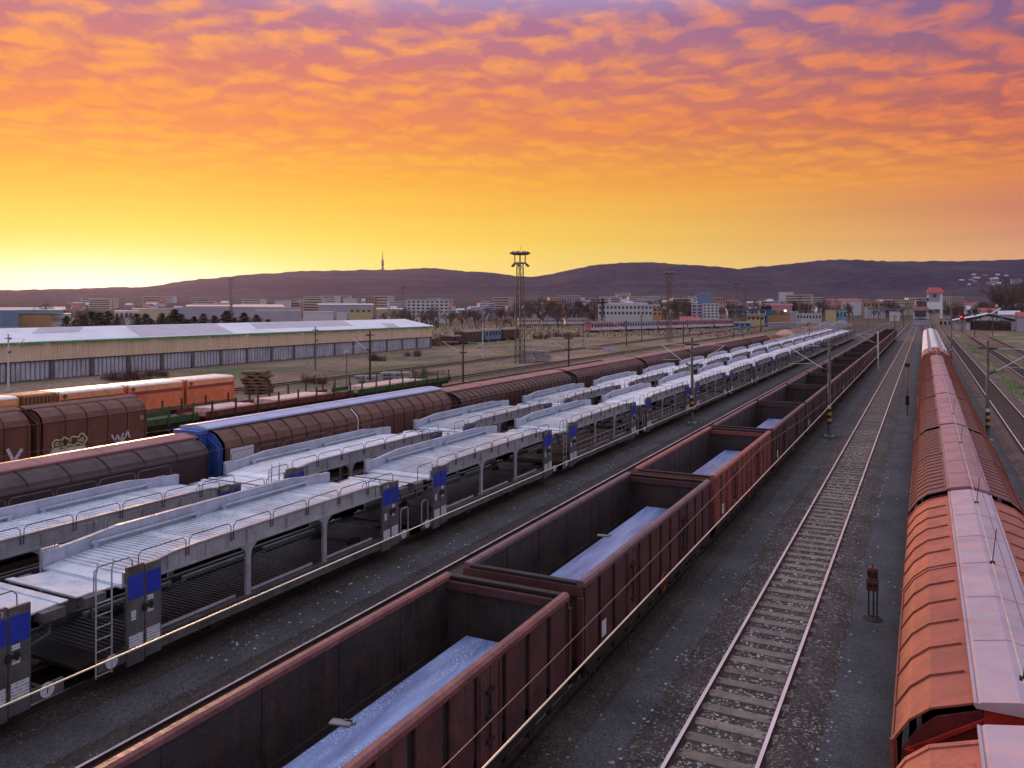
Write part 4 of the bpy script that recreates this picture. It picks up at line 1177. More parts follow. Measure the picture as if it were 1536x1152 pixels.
def make_mast(h, arms, stripes=True, pole=None, yellow_foot=False, hsp=2.6, r0=.13, thick=True):
    """concrete catenary mast; arms = list of sides (-1, 1) carrying a cantilever"""
    r = empty('catenary_mast')
    b = MB(); b.tube([(0, 0, GZ - .05), (0, 0, h)], r0, 10, r0 * .62); b.build('pole', pole or m_pole, r)
    b = MB(); b.box(-.3, .3, -.3, .3, GZ - .05, GZ + .10); b.build('foot', m_conc, r)
    if stripes:
        s = MB(); k = 0
        while k < 5:
            z = .62 + k * .2; s.m = k % 2
            s.tube([(0, 0, z), (0, 0, z + .198)], r0 + .004, 10, cap=False); k += 1
        s.build('striped_band', [m_blackp, m_yellow], r)
        b = MB(); b.box(-.10, .10, -r0 - .03, -r0 - .01, 1.66, 1.86); b.build('number_plate', m_plate, r)
    if yellow_foot:
        s = MB(); s.tube([(0, 0, .1), (0, 0, 1.0)], r0 + .006, 10, cap=False); s.build('yellow_band', m_yellow, r)
    for s_ in arms:
        c = MB(); zb = h * .66; zt = h * .92
        c.tube([(s_ * .45, 0, zb + .18), (s_ * hsp, 0, zt - .05)], .03, 6); c.tube([(s_ * .42, 0, zt), (s_ * (hsp + .15), 0, zt)], .018, 6)
        c.tube([(s_ * 1.0, 0, zb + .46), (s_ * hsp * .95, 0, zb + .40)], .015, 6)
        c.build('cantilever_arm', m_strut, r)
        c = MB()
        for z, dz in ((zb, .18), (zt, 0)):
            c.tube([(s_ * r0 * .7, 0, z), (s_ * .45, 0, z + dz)], .055, 8)
            for q in (.3, .5, .7, .9): c.tube([(s_ * .45 * q, 0, z + dz * q), (s_ * (.45 * q + .02), 0, z + dz * q + .008)], .085, 8)
        c.build('insulator', m_insul, r)
    b = MB(); b.box(-.55, .55, -.03, .03, h * .915, h * .93); b.box(-.03, .03, -.22, .22, h * .8, h * .82); b.build('cross_arm', m_poled, r)
    return r


def hgt(vt, x, y, z=None):
    Zc = -x * SN + y * CS
    return H - (vt - V0) * Zc / F


MASTS = [
    # u, base v, top v, arms, stripes, label, pole mat, yellow
    (1038, 635, 507, (-1, 1), True, 'striped catenary mast between the open wagons and car carriers, with insulators on both sides', m_pole, False),
    (1244, 645, 508, (-1,), True, 'striped catenary mast with a green mossy foot beside the dark open wagons', m_pole, False),
    (1481.5, 650, 511, (1,), True, 'striped catenary mast standing right of the red covered wagons', m_pole, False),
    (1317, 547, 497, (-1,), False, 'pale catenary mast with white base cap by the far dark open wagons', m_polew, False),
    (1427, 544, 457, (-1,), True, 'tall striped mast beside the brown track, behind the red hopper wagon', m_pole, False),
    (694.6, 575, 508, (-1, 1), False, 'dark rusty mast behind the gap of the brown covered train', m_poled, False),
    (853, 573, 502, (-1, 1), False, 'dark mast rising behind the pink-roofed brown wagons, near the grey plank stack', m_poled, False),
    (555, 590, 495.5, (-1,), False, 'mast with a yellow foot standing behind the blue-roofed wagon', m_poled, True),
    (473, 556, 490, (1,), False, 'thin grey mast in the dry grass in front of the warehouse middle', m_pole, False),
    (12.5, 588, 501, (1,), False, 'pale mast with a long arm before the warehouse at the left edge', m_polew, False),
    (939.7, 529, 480, (-1,), False, 'mast with a small yellow foot left of the far lighting tower', m_poled, True),
    (1025, 520, 482, (1,), False, 'short dark mast right of the second lighting tower', m_poled, False),
    (874.6, 519, 478, (), False, 'thin grey post in the grass left of the pink passenger train', m_pole, False),
    (962.5, 512, 472, (), False, 'thin dark post in front of the pink passenger train', m_poled, False),
    (724, 537, 487, (), False, 'slim pale post in the dry grass in front of the blue old wagon', m_polew, False),
    (1100, 520, 476, (), False, 'thin dark post beside the brown train tail, left of the blue cabin', m_poled, False),
    (1115, 535, 488, (-1,), False, 'dark catenary mast behind the far car carriers below the blue cabin', m_pole, False),
    (1214, 520, 482, (-1, 1), True, 'far catenary mast between the car carriers and open wagons, near the gravel heaps', m_pole, False),
    (1272, 505, 466, (-1, 1), False, 'far slim mast above the tail of the car carriers by the yellow container', m_pole, False),
    (1342, 515, 472, (), False, 'slim dark mast beside the end of the open wagons', m_poled, False),
    (1462, 508, 470, (1,), False, 'dark catenary mast in front of the white-roofed shed', m_poled, False),
    (1489, 505, 474, (1,), False, 'dark post at the mouth of the open shed', m_poled, False),
    (1403, 478, 455, (), False, 'slim post standing close to the white control tower', m_poled, False),
    (1302, 490, 458, (), False, 'far slim mast left of the control tower', m_poled, False),
    (1355, 492, 462, (-1, 1), False, 'far slim mast just left of the low station building', m_poled, False),
    (1524, 498, 468, (), False, 'thin dark post at the right edge by the red-roofed house', m_poled, False),
]
XF = {0: -15.1, 1: -5.55, 2: 3.55, 3: -5.55, 4: 3.6}
for i, (u, vb, vt, arms, st, lab, pm, yf) in enumerate(MASTS):
    x, y, z = P(u, vb)
    if i in XF: x = XF[i]; y = yu(x, u)
    o = make_mast(hgt(vt, x, y), arms, st, pm, yf, hsp=(2.6 if i not in (0,) else 2.3), r0=.13 if i < 8 else .12)
    o.location = (x, y, 0); tag(o, lab, 'catenary mast', 'catenary masts across the yard')

# lighting towers
m_tower = M('tower_steel', (0.10, 0.085, 0.085), 0.6, 0.3, 0.25, 1.5, (0.10, 0.045, 0.03), 0.5)
m_lamp = M('floodlight_housing', (0.16, 0.14, 0.15), 0.5, 0.2, 0.2, 3)


def light_tower(u, vb, vt, label, rad=.75, tri=True, lamps=8):
    x, y, z = P(u, vb); h = hgt(vt, x, y) - GZ
    Zc = -x * SN + y * CS
    r = tag(empty('lighting_tower', (x, y, GZ)), label, 'lighting tower', 'lighting towers above the yard')
    n = 4 if Zc < 250 else 3
    lt = .075 if Zc < 250 else .06
    legs = [(rad * cos(2 * pi * k / n + .5), rad * sin(2 * pi * k / n + .5)) for k in range(n)]
    for a, c in legs:
        MB().tube([(a, c, 0), (a * .62, c * .62, h * .90)], lt, 6).build('leg', m_tower, r)
    b = MB(); nb = 13 if Zc < 250 else 7
    for k in range(nb):
        z0, z1 = h * .9 * k / nb, h * .9 * (k + 1) / nb
        f0 = 1 - .38 * k / nb; f1 = 1 - .38 * (k + 1) / nb
        for j in range(n):
            p = legs[j]; q = legs[(j + 1) % n]
            b.beam((p[0] * f0, p[1] * f0, z0), (q[0] * f1, q[1] * f1, z1), lt * .7, lt * .7)
            b.beam((p[0] * f1, p[1] * f1, z1), (q[0] * f1, q[1] * f1, z1), lt * .7, lt * .7)
    b.build('bracing', m_tower, r)
    R = 1.25
    b = MB(); b.lathe([(.1, h * .895), (R * .8, h * .895), (R * .8, h * .905), (.1, h * .905)], 14); b.lathe([(R * .55, h * .975), (R, h * .975), (R, h * .985), (R * .55, h * .985)], 16)
    for k in range(6):
        a = 2 * pi * k / 6; b.tube([(R * .7 * cos(a), R * .7 * sin(a), h * .9), (R * .75 * cos(a), R * .75 * sin(a), h * .985)], .05, 5)
        b.beam((0, 0, h * .98), (R * cos(a), R * sin(a), h * .98), .06, .06)
    b.tube([(0, 0, h * .9), (0, 0, h * 1.0)], .06, 5); b.tube([(0.1, 0, h), (.1, 0, h * 1.06)], .02, 5)
    b.build('platform', m_tower, r)
    for k in range(lamps):
        a = 2 * pi * k / lamps + .2; c_, s_ = cos(a), sin(a)
        b = MB(); cx, cy, cz = R * 1.05 * c_, R * 1.05 * s_, h * .985 + .12
        b.beam((cx - .18 * c_, cy - .18 * s_, cz + .12), (cx + .2 * c_, cy + .2 * s_, cz - .12), .55, .22)
        b.tube([(R * c_, R * s_, h * .985), (cx, cy, cz)], .04, 5)
        b.build('floodlight', m_lamp, r)
    for k in range(3):
        a = 2 * pi * k / 3 + .9; c_, s_ = cos(a), sin(a)
        b = MB(); b.beam((R * .8 * c_, R * .8 * s_, h * .893), (R * 1.15 * c_, R * 1.15 * s_, h * .872), .45, .22); b.build('floodlight', m_lamp, r)


light_tower(780, 545, 378, 'tallest lattice lighting tower, its crown of floodlights against the yellow sky')
light_tower(1003.5, 513, 408, 'lattice lighting tower in front of the pink passenger train, second tallest')
light_tower(1104, 493, 424, 'slender lighting tower, left one of the pair at the blue gantry crane')
light_tower(1117, 489, 430, 'slender lighting tower, right one of the pair at the blue gantry crane')
light_tower(346, 489, 417, 'faint lighting tower rising behind the long warehouse roof')
light_tower(604.5, 482, 428, 'faint lighting tower left of the white office block with many windows')
light_tower(813, 480, 433, 'small distant lighting tower between the hills notch and the white factory')
light_tower(1199, 490, 440, 'distant lighting tower left of the yellow and blue containers')
light_tower(1254, 482, 444, 'distant lighting tower directly behind the yellow container')
light_tower(1378, 472, 436, 'distant lighting tower close on the left of the control tower')
light_tower(1430, 482, 431, 'distant lighting tower on the right of the control tower')

# contact and messenger wires
def wire(name, x, z, y0, y1, r, mat, label, sag=0.0, span=48, off=20):
    b = MB(); pts = []; y = y0
    while y <= y1:
        k = ((y - off) % span) / span
        pts.append((x, y, z - sag * 4 * k * (1 - k))); y += 4
    b.tube(pts, r, 5); return tag(b.build(name, mat), label, 'overhead wire', 'overhead wires along the tracks')


wire('contact_wire', -3.50, 4.2, 4, 300, .011, m_wire, 'bright contact wire along the right sides of the open wagons')
ms = wire('messenger_wire', -3.47, 4.95, 4, 300, .006, m_wired, 'dull brownish messenger wire crossing in front of the open wagon sides', .45)
wire('contact_wire', -8.03, 4.4, 4, 300, .011, m_wire, 'bright contact wire along the foot of the front row of car carriers')
wire('contact_wire', 1.04, 3.9, 3, 260, .009, m_wire, 'pale contact wire above the lavender roofs of the orange train')
wire('messenger_wire', 1.10, 4.52, 3, 260, .006, m_wired, 'thin messenger wire with droppers above the lavender roofs', .2, 48, 40)
wire('contact_wire', -17.3, 4.37, 8, 300, .006, m_wired, 'contact wire crossing in front of the dark brown covered wagon')
wire('contact_wire', -21.6, 4.37, 12, 300, .006, m_wired, 'contact wire in front of the brown covered train roofs')
wire('contact_wire', -26.3, 4.4, 16, 300, .006, m_wired, 'contact wire crossing in front of the graffiti wagons')
b = MB()
for y in (6.5, 11.3, 16.2, 21, 30, 38):
    b.tube([(1.04, y, 3.9), (1.10, y, 4.48)], .008, 5); b.box(1.0, 1.08, y - .03, y + .03, 3.88, 3.92)
tag(b.build('wire_dropper', m_blackp), kind='stuff')

# dwarf signal between the empty track and the orange train
m_sigbox = M('signal_rust', (0.11, 0.05, 0.03), 0.7, 0, 0.3, 5, (0.2, 0.09, 0.05), 0.5)
x, y, z = P(1309, 929)
r = tag(empty('dwarf_signal', (x, y, GZ)), 'rusty two-box dwarf signal on three thin posts between empty track and orange train', 'signal')
zt = hgt(850, x, y) - GZ
for dx in (-.10, 0.02, .11): MB().tube([(dx, 0, -.05), (dx, 0, zt * .62)], .022, 6).build('post', m_under, r)
for k, (za, zb, hw) in enumerate(((.55, .80, .135), (.81, .99, .115))):
    b = MB(); b.box(-hw, hw, -.09, .12, zt * za, zt * zb); b.box(-hw - .02, hw + .02, -.11, -.09, zt * za + .02, zt * zb - .02)
    bo = b.build('lamp_box', m_sigbox, r, .01)
    b = MB()
    for dx in (-.07, .07): b.tube([(dx, -.10, zt * (za + zb) / 2), (dx, -.17, zt * (za + zb) / 2)], .055, 10)
    b.build('lens_hood', m_under, bo)
MB().tube([(0, 0, zt * .98), (0, 0, zt * 1.03)], .02, 6).build('finial', m_under, r)
b = MB(); b.lathe([(.30, -.02), (.22, .05), (.05, .08)], 9); b.build('foot', m_ballast, r)
x, y, z = P(1361, 623)
r = tag(empty('signal_post', (x, y, GZ)), 'slim rust orange signal post with a dark box low down, seen from behind', 'signal')
zt = hgt(545, x, y) - GZ
MB().tube([(0, 0, -.05), (0, 0, zt)], .06, 8).build('post', M('post_orange', (0.26, 0.10, 0.06), .6), r)
b = MB(); b.box(-.14, .14, -.14, .14, zt * .2, zt * .38); b.build('relay_box', m_under, r, .01)
b = MB(); b.box(-.18, .18, -.1, .1, zt * .93, zt); b.build('signal_head', m_under, r, .01)
x, y, z = P(1443, 500)
r = tag(empty('red_signal', (x, y, GZ)), 'signal with a glowing red lamp on a dark board left of the white-roofed shed', 'signal')
zt = hgt(471, x, y) - GZ
MB().tube([(0, 0, -.05), (0, 0, zt)], .12, 6).build('post', m_under, r)
bx(-.6, .6, -.1, .1, zt - 1.7, zt).build('signal_board', m_under, r)
MB().tube([(-.2, -.12, zt - .9), (-.2, -.32, zt - .9)], .30, 12).build('red_lamp', emit('red_lamp_glow', (1, .03, .03, 1), 2.5), r)
x, y, z = P(1178, 482)
r = tag(empty('street_lamp', (x, y, GZ)), 'lit street lamp glowing warm white behind the orange hall', 'street lamp')
zt = hgt(466, x, y) - GZ
MB().tube([(0, 0, -.05), (0, 0, zt)], .15, 6).build('post', m_pole, r)
MB().lathe([(.02, zt - .6), (.6, zt - .3), (.75, zt), (.5, zt + .35), (.02, zt + .5)], 12).build('lamp_head', emit('warm_lamp_glow', (1, .62, .35, 1), 5.0), r)
x, y, z = P(520, 578)
r = tag(empty('yard_lamp', (x, y, GZ)), 'thin post with a small lamp head in the grass left of the yellow-footed mast', 'lamp post')
zt = hgt(528, x, y) - GZ
MB().tube([(0, 0, -.05), (0, 0, zt)], .06, 6).build('post', m_pole, r)
bx(-.35, .2, -.12, .12, zt - .05, zt + .12).build('lamp_head', m_polew, r)
# ------------------------------------------------------------------ warehouse


def corr_mat(name, a, b_, freq, axis=1, rust=None, ramt=0.4, rough=.5):
    m, t, b = nt(name); tc = N(t, 'ShaderNodeTexCoord'); vec = tc.outputs['Object']
    s = N(t, 'ShaderNodeSeparateXYZ'); link(t, vec, s.inputs[0])
    wv_ = mth(t, 'SINE', mth(t, 'MULTIPLY', s.outputs[axis], freq))
    n = noise(t, vec, .35, 6, .65)
    c = mixc(t, ramp(t, n, [(.35, 0), (.65, 1)]), a, b_)
    if rust:
        n3 = noise(t, mapping(t, vec, (1, 2.5, .3)), .9, 5, .65)
        c = mixc(t, mth(t, 'MULTIPLY', ramp(t, n3, [(.5, 0), (.68, 1)]), ramt), c, rust)
    link(t, c, b.inputs['Base Color']); b.inputs['Roughness'].default_value = rough
    bn = N(t, 'ShaderNodeBump'); bn.inputs['Distance'].default_value = .06; bn.inputs['Strength'].default_value = .8; link(t, wv_, bn.inputs['Height']); link(t, bn.outputs[0], b.inputs['Normal'])
    return m


m_wroof = corr_mat('warehouse_roof', (.66, .70, .80, 1), (.80, .84, .92, 1), 14)
m_wroof2 = corr_mat('warehouse_roof_old', (.38, .37, .44, 1), (.48, .46, .53, 1), 5)
m_wtan = corr_mat('warehouse_tan', (.68, .50, .34, 1), (.76, .58, .41, 1), 16, 1, (.52, .37, .25, 1), .5)
m_wlow = corr_mat('warehouse_lower', (.36, .35, .42, 1), (.52, .51, .60, 1), 11, 1, (.2, .18, .2, 1), .55)
m_gutter = M('gutter_green', (0.05, 0.36, 0.09), 0.5, 0, 0.25, .5, (0.02, 0.03, 0.02), 0.5)
wr = tag(empty('warehouse', (-91.2, 0, GZ)), 'long low warehouse with pale blue metal roof, tan upper wall and grey corrugated lower wall', 'warehouse')
Y0, Y1 = 20.0, 142.0
ZE, ZM, ZR, XRg, XB = 4.45, 2.3, 5.85, -7.0, -14.0
b = MB(); b.box(XB, -.02, Y0, Y1, 0, ZM + .1); b.build('lower_wall', M('wall_gap', (.20, .195, .24), .8), wr)
b = MB(); nb = int((Y1 - Y0) / 2.9)
for i in range(214):
    y = Y0 + (Y1 - Y0) * i / 214
    b.box(-.02, .05 + random.uniform(0, .02), y, y + random.uniform(.36, .44), random.uniform(.02, .2), ZM)
b.build('wall_ribs', m_wlow, wr)
b = MB()
for i in range(int((Y1 - Y0) / 5.1) + 1):
    y = Y1 - .3 - i * 5.1; b.box(-.05, .18, y - .22, y + .22, 0, ZM)
b.build('pillar', M('warehouse_pillar', (.10, .095, .09), .7), wr)
b = MB(); b.prism([(.22, ZM), (.22, ZE), (XRg, ZR - .08), (XB, ZE), (XB, ZM)], Y0, Y1 + .1); b.build('upper_wall', m_wtan, wr)
b = MB()
for i in range(60):
    y = Y0 + (Y1 - Y0) * i / 60; b.box(.22, .26, y, y + 1.0, ZM + .02, ZE - .02)
b.build('upper_cladding', m_wtan, wr)
b = MB(); b.box(.1, .24, Y0, Y1, ZM - .12, ZM - .003); b.build('ledge', M('ledge_dark', (.05, .045, .04), .7), wr)
def roofz_(x): return ZE + (ZR - ZE) * (1 - abs(x - XRg) / (abs(XRg) + .55)) + .03
b = MB()
for (xa, xb) in ((.55, XRg), (XRg, XB - .55)):
    b.beam(((xa), (Y0 + Y1) / 2, roofz_(xa)), (xb, (Y0 + Y1) / 2, roofz_(xb)), Y1 - Y0 + .8, .08)
b.build('roof', m_wroof, wr)
b = MB()
for (ya, yb, f0, f1) in ((Y0, 52, .45, .95), (60, 66, .55, .98), (72, 88, .05, .96), (95, 119, .35, .97), (126, 130, .0, .5)):
    xa = .55 + (XRg - .55) * f0; xb = .55 + (XRg - .55) * f1
    zof = .055
    b.face([(xa, ya, roofz_(xa) + zof), (xa, yb, roofz_(xa) + zof), (xb, yb + 3, roofz_(xb) + zof), (xb, ya + 3, roofz_(xb) + zof)])
b.build('roof_patch', m_wroof2, wr)
y = Y0
while y < Y1 - 1:
    L = random.uniform(3.5, 7)
    bx(.5, .66, y, min(y + L, Y1) - random.uniform(.2, 1.3), ZE - .2, ZE - .02).build('gutter', m_gutter, wr); y += L

# ------------------------------------------------------------------ stacks and piles
m_pallet = M('pallet_wood', (.16, .09, .055), .85, 0, .3, 1.5, (.06, .035, .025), .5, 0, 0, 20, .3)
m_plank = M('grey_plank', (.34, .32, .33), .8, 0, .3, 1.5, (.14, .12, .11), .5, 0, 0, 20, .25)


def pallet_pile(u0, u1, vb, vt, lab, mat, layers, z=GZ):
    x, y, z = P((u0 + u1) / 2, vb, z); Zc = -x * SN + y * CS
    w_ = (u1 - u0) * Zc / F; h = (vb - vt) * Zc / F
    r = tag(empty('plank_stack', (x, y, z), TH), lab, 'stack', 'stacks of planks and pallets')
    for k in range(layers):
        zz = h * k / layers; hh = h / layers
        b = MB()
        j = random.uniform(-.12, .12) * w_
        d = min(2.2, w_ * .7)
        for q in range(4): b.box(-w_ / 2 + j, w_ / 2 + j + random.uniform(-.1, .1) * w_, -d / 2 + q * d / 4, -d / 2 + q * d / 4 + d / 5.5, zz + hh * .45, zz + hh * .95)
        for q in range(3): b.box(-w_ / 2 + j + q * w_ * .44, -w_ / 2 + j + q * w_ * .44 + .12 * w_, -d / 2, d / 2, zz, zz + hh * .44)
        b.build('layer', mat, r)


pallet_pile(368, 404, 590, 556, 'tall brown stack of pallets in the grass beside the orange containers', m_pallet, 7)
pallet_pile(780, 800, 543, 524, 'grey plank stack at the very foot of the tallest lighting tower', m_plank, 5)
pallet_pile(800, 825, 542, 526, 'grey plank stack just right of the tallest lighting tower', m_plank, 5)
pallet_pile(536, 570, 577, 563, 'low grey heap of planks behind the dark red stake wagon', m_plank, 3)
pallet_pile(572, 616, 572, 558, 'low grey heap of planks behind the green stake wagon', m_plank, 3)


def heap(name, u, vb, wpx, hpx, lab, cat, mat, z=GZ, seed=1, pts=None):
    x, y, z = P(u, vb, z); Zc = -x * SN + y * CS; R = wpx / 2 * Zc / F; h = hpx * Zc / F
    rnd = random.Random(seed); b = MB(); n = 18; rings = 6; vs = []
    for j in range(rings + 1):
        f = j / rings
        for k in range(n):
            a = 2 * pi * k / n; rr = R * (1 - f) * (1 + .12 * rnd.uniform(-1, 1)); zz = h * (1 - (1 - f) ** 1.6) * (1 + .05 * rnd.uniform(-1, 1)) if j else -.05
            vs.append((rr * cos(a), rr * sin(a) * .8, zz))
    fs = [(j * n + k, j * n + (k + 1) % n, (j + 1) * n + (k + 1) % n, (j + 1) * n + k) for j in range(rings) for k in range(n)]
    b.add(vs, fs, True); o = b.build(name, mat); o.location = (x, y, z); return tag(o, lab, cat, 'heaps by the car carriers' if cat == 'heap' else None)


m_sand = M('sand_heap', (.50, .34, .24), .95, 0, .15, 1, None, 0, 0, .4, 8)
m_sandp = M('pinkish_heap', (.26, .15, .14), .95, 0, .2, 1, None, 0, 0, .4, 8)
m_greyh = M('grey_heap', (.22, .21, .25), .95, 0, .2, 1, None, 0, 0, .4, 8)
m_rusth = M('rust_heap', (.22, .06, .03), .95, 0, .3, 1, None, 0, 0, .4, 8)
heap('sand_heap', 1178, 503, 30, 9, 'pale sand heap behind the far car carriers', 'heap', m_sand)
heap('gravel_heap', 1195, 501, 34, 9, 'pinkish gravel heap just behind the sand heap', 'heap', m_sandp, seed=2)
heap('gravel_heap', 1164, 507, 26, 5, 'low rust-red heap in front of the sand heap', 'heap', m_rusth, seed=3)
heap('gravel_heap', 1222, 496, 32, 8, 'reddish gravel heap between the sand and the grey heaps', 'heap', m_sandp, seed=4)
heap('gravel_heap', 1240, 492, 34, 10, 'larger grey gravel heap below the yellow container', 'heap', m_greyh, seed=5)
heap('gravel_heap', 1262, 488, 30, 8, 'smaller grey gravel heap farthest along, below the blue container', 'heap', m_greyh, seed=6)
for i, (u, v, w_, h_) in enumerate(((893, 524, 34, 7), (915, 526, 26, 6), (848, 534, 18, 4))):
    heap('rubble_heap', u, v, w_, h_, ['dark rubble heap in the dry grass below the pink train', 'smaller grey rubble heap beside the dark rubble heap', 'low rubble heap right of the grey plank stacks'][i], 'heap', m_greyh if i else m_pallet, seed=11 + i)

# ------------------------------------------------------------------ trees and shrubs
m_bark = M('bare_bark', (.075, .055, .05), .9, 0, .3, 1, None, 0, 0, 0, 20, .3)
m_twig = M('bare_twigs', (.13, .085, .07), .95, 0, .3, .4, None, 0, 0, 0, 20, .35)
m_twigr = M('reddish_twigs', (.14, .06, .05), .95, 0, .3, .4, None, 0, 0, 0, 20, .3)
m_needle = M('dark_needles', (.022, .032, .02), .95, 0, .5, .8, None, 0, 0, 0, 20, .3)
m_bushd = M('brown_bush_leaves', (.085, .042, .038), .95, 0, .5, .8, None, 0, 0, 0, 20, .3)


def bare_tree(seed, h, thick=1.0):
    rnd = random.Random(seed); r = empty('bare_tree')
    tb = MB(); tw = MB()
    def grow(p, d, L, rad, lev):
        q = p + d * L
        if lev <= 1: tb.tube([p, q], rad, 5, rad * .7)
        else:
            n = Vector((rnd.uniform(-1, 1), rnd.uniform(-1, 1), rnd.uniform(-1, 1))).cross(d).normalized()
            tw.face([p - n * rad, p + n * rad, q]); m = d.cross(n); tw.face([p - m * rad, p + m * rad, q])
        if lev >= 5: return
        for k in range((4, 4, 3, 3, 3)[lev]):
            f = rnd.uniform(.45, 1.0); a = rnd.uniform(0, 2 * pi); s = rnd.uniform(.35, .8)
            n = d.orthogonal().normalized(); n.rotate(Matrix.Rotation(a, 3, d))
            nd = (d * cos(s) + n * sin(s) + Vector((0, 0, .12))).normalized()
            grow(p + d * L * f, nd, L * rnd.uniform(.55, .78), rad * .66, lev + 1)
    grow(Vector((0, 0, -.1)), Vector((rnd.uniform(-.06, .06), rnd.uniform(-.06, .06), 1)).normalized(), h * .34, h * .021 * thick, 0)
    tb.build('trunk', m_bark, r); tw.build('crown', m_twig, r)
    return r


def conifer(seed, h, w_):
    rnd = random.Random(seed); r = empty('conifer_tree')
    MB().tube([(0, 0, -.1), (0, 0, h * .9)], .12, 6, .03).build('trunk', m_bark, r)
    b = MB()
    for i in range(620):
        f = rnd.random() ** .8; z = h * (.06 + .92 * f); R = w_ * (1 - f) ** .75 * (.75 + .25 * sin(f * 40 + seed)) + .08
        a = rnd.uniform(0, 2 * pi); rr = R * sqrt(rnd.random()); c = Vector((rr * cos(a), rr * sin(a), z))
        s = h * .055 * rnd.uniform(.6, 1.3)
        d = Vector((cos(a), sin(a), rnd.uniform(-.5, .3))) * s; e = Vector((-sin(a), cos(a), rnd.uniform(-.4, .4))) * s * .5
        b.face([c - d * .3 - e, c - d * .3 + e, c + d])
        b.face([c + Vector((0, 0, s * .4)), c + e * .7 + d * .4, c - e * .7 + d * .4])
    b.build('crown', m_needle, r); return r


def bush(seed, h, w_, mat, name='bare_shrub'):
    """a ragged clump: several stools of thin stems of unequal height, gaps between them"""
    rnd = random.Random(seed); r = empty(name); b = MB()
    for c in range(9):
        cx, cy = rnd.gauss(0, w_ * .22), rnd.gauss(0, w_ * .2); ch = h * rnd.uniform(.35, 1.1) * (1 - .6 * min(1, abs(cx) / w_)); sp = w_ * rnd.uniform(.08, .2)
        for i in range(rnd.randint(24, 60)):
            p = Vector((cx + rnd.gauss(0, sp * .35), cy + rnd.gauss(0, sp * .35), -.05)); a = rnd.uniform(0, 6.28); l = rnd.random() ** .7
            q = Vector((p.x + cos(a) * sp * l * 1.6, p.y + sin(a) * sp * l * 1.6, ch * rnd.uniform(.4, 1.1) * (1 - .35 * l)))
            n = Vector((cos(a + 1.6), sin(a + 1.6), 0)) * .022
            b.face([p - n, p + n, q])
            for k in range(4):
                f2 = rnd.uniform(.3, .95); c_ = p.lerp(q, f2); e = c_ + Vector((rnd.uniform(-1, 1), rnd.uniform(-1, 1), rnd.uniform(.1, 1.1))) * .32
                b.face([c_ - n * .7, c_ + n * .7, e])
    b.build('branches', mat, r); return r


BT_ = [bare_tree(i, 7.0) for i in range(5)]; BTU = [False] * 5
CT = [conifer(i, 5.0, 1.7) for i in range(3)]; CTU = [False] * 3
BS = [bush(1, 1.6, 3.2, m_twigr), bush(2, 1.5, 5.5, m_bushd), bush(3, 1.4, 3.0, m_twig)]; BSU = [False] * 3


def plant(lst, used, k, x, y, z, s, lab, cat, group=None, sx=1.0):
    o = lst[k] if not used[k] else copy_tree(lst[k]); used[k] = True
    o.location = (x, y, z); o.scale = (s * sx, s * sx, s); o.rotation_euler = (0, 0, random.uniform(0, 6.28)); tag(o, lab, cat, group); return o


# dark conifers behind the warehouse
rnd = random.Random(6)
cons = [(100, 8), (112, 10), (124, 13), (138, 16), (150, 14), (163, 15), (176, 12), (206, 13), (219, 16), (228, 10), (243, 14), (253, 16), (262, 18), (272, 17), (281, 14), (291, 16), (305, 15), (322, 11), (340, 14), (352, 9), (366, 15), (385, 8), (402, 10), (455, 7), (625, 12), (640, 14), (654, 10)]
for i, (u, hp) in enumerate(cons):
    Zc = rnd.uniform(205, 250) if u < 600 else 330
    x, y = D(u, Zc); vbase = V0 + F * (H - GZ) / Zc
    h = (vbase - (483 - hp * .95)) * Zc / F if u < 600 else hp * Zc / F
    plant(CT, CTU, i % 3, x, y, GZ - .02, h * rnd.uniform(.7, 1.15) / 5.0, 'dark evergreen tree in the row behind the long warehouse' if u < 600 else 'dark evergreen standing before the white office block', 'tree', 'evergreens behind the warehouse' if u < 600 else 'evergreens at the office block', 1.9)
cands = [(905, 480, 26, 'dark tall evergreen right of the white factory', 880), ]
x, y = D(904, 380); plant(CT, CTU, 0, x, y, GZ, (488 - 447) * 380 / F / 5, 'tall dark evergreen between the white factory and the lighting tower', 'tree', None, .5)

# shrubs
for i, (u, v, k, s, lab) in enumerate(((210, 567, 1, 1.25, 'dark brown thicket against the warehouse wall behind the orange containers'), (185, 570, 1, .95, 'smaller brown thicket left part of the warehouse wall'), (236, 564, 0, .9, 'reddish shrub at the right end of the warehouse thicket'),
                                       (473, 575, 0, 1.0, 'round reddish bare shrub at the foot of the thin grey mast'), (565, 541, 2, 1.2, 'low shrub at the warehouse wall beside the yellow-footed mast'), (620, 534, 2, 1.2, 'bare shrub near the end of the warehouse'),
                                       (668, 517, 1, 2.0, 'dark brown bush between warehouse end and the old brown wagons'), (655, 519, 1, 1.6, 'dark bush close to the warehouse corner'), (680, 512, 1, 1.9, 'brown bush touching the first old brown wagon'),
                                       (645, 562, 1, .8, 'dark weed clump behind the green stake wagon'), (840, 505, 1, 1.8, 'brown bush left of the pink passenger train'), (812, 508, 0, 1.6, 'reddish bush right of the tallest lighting tower'))):
    x, y, z = P(u, v); plant(BS, BSU, k, x, y, z, s, lab, 'shrub', 'bare shrubs in the yard')
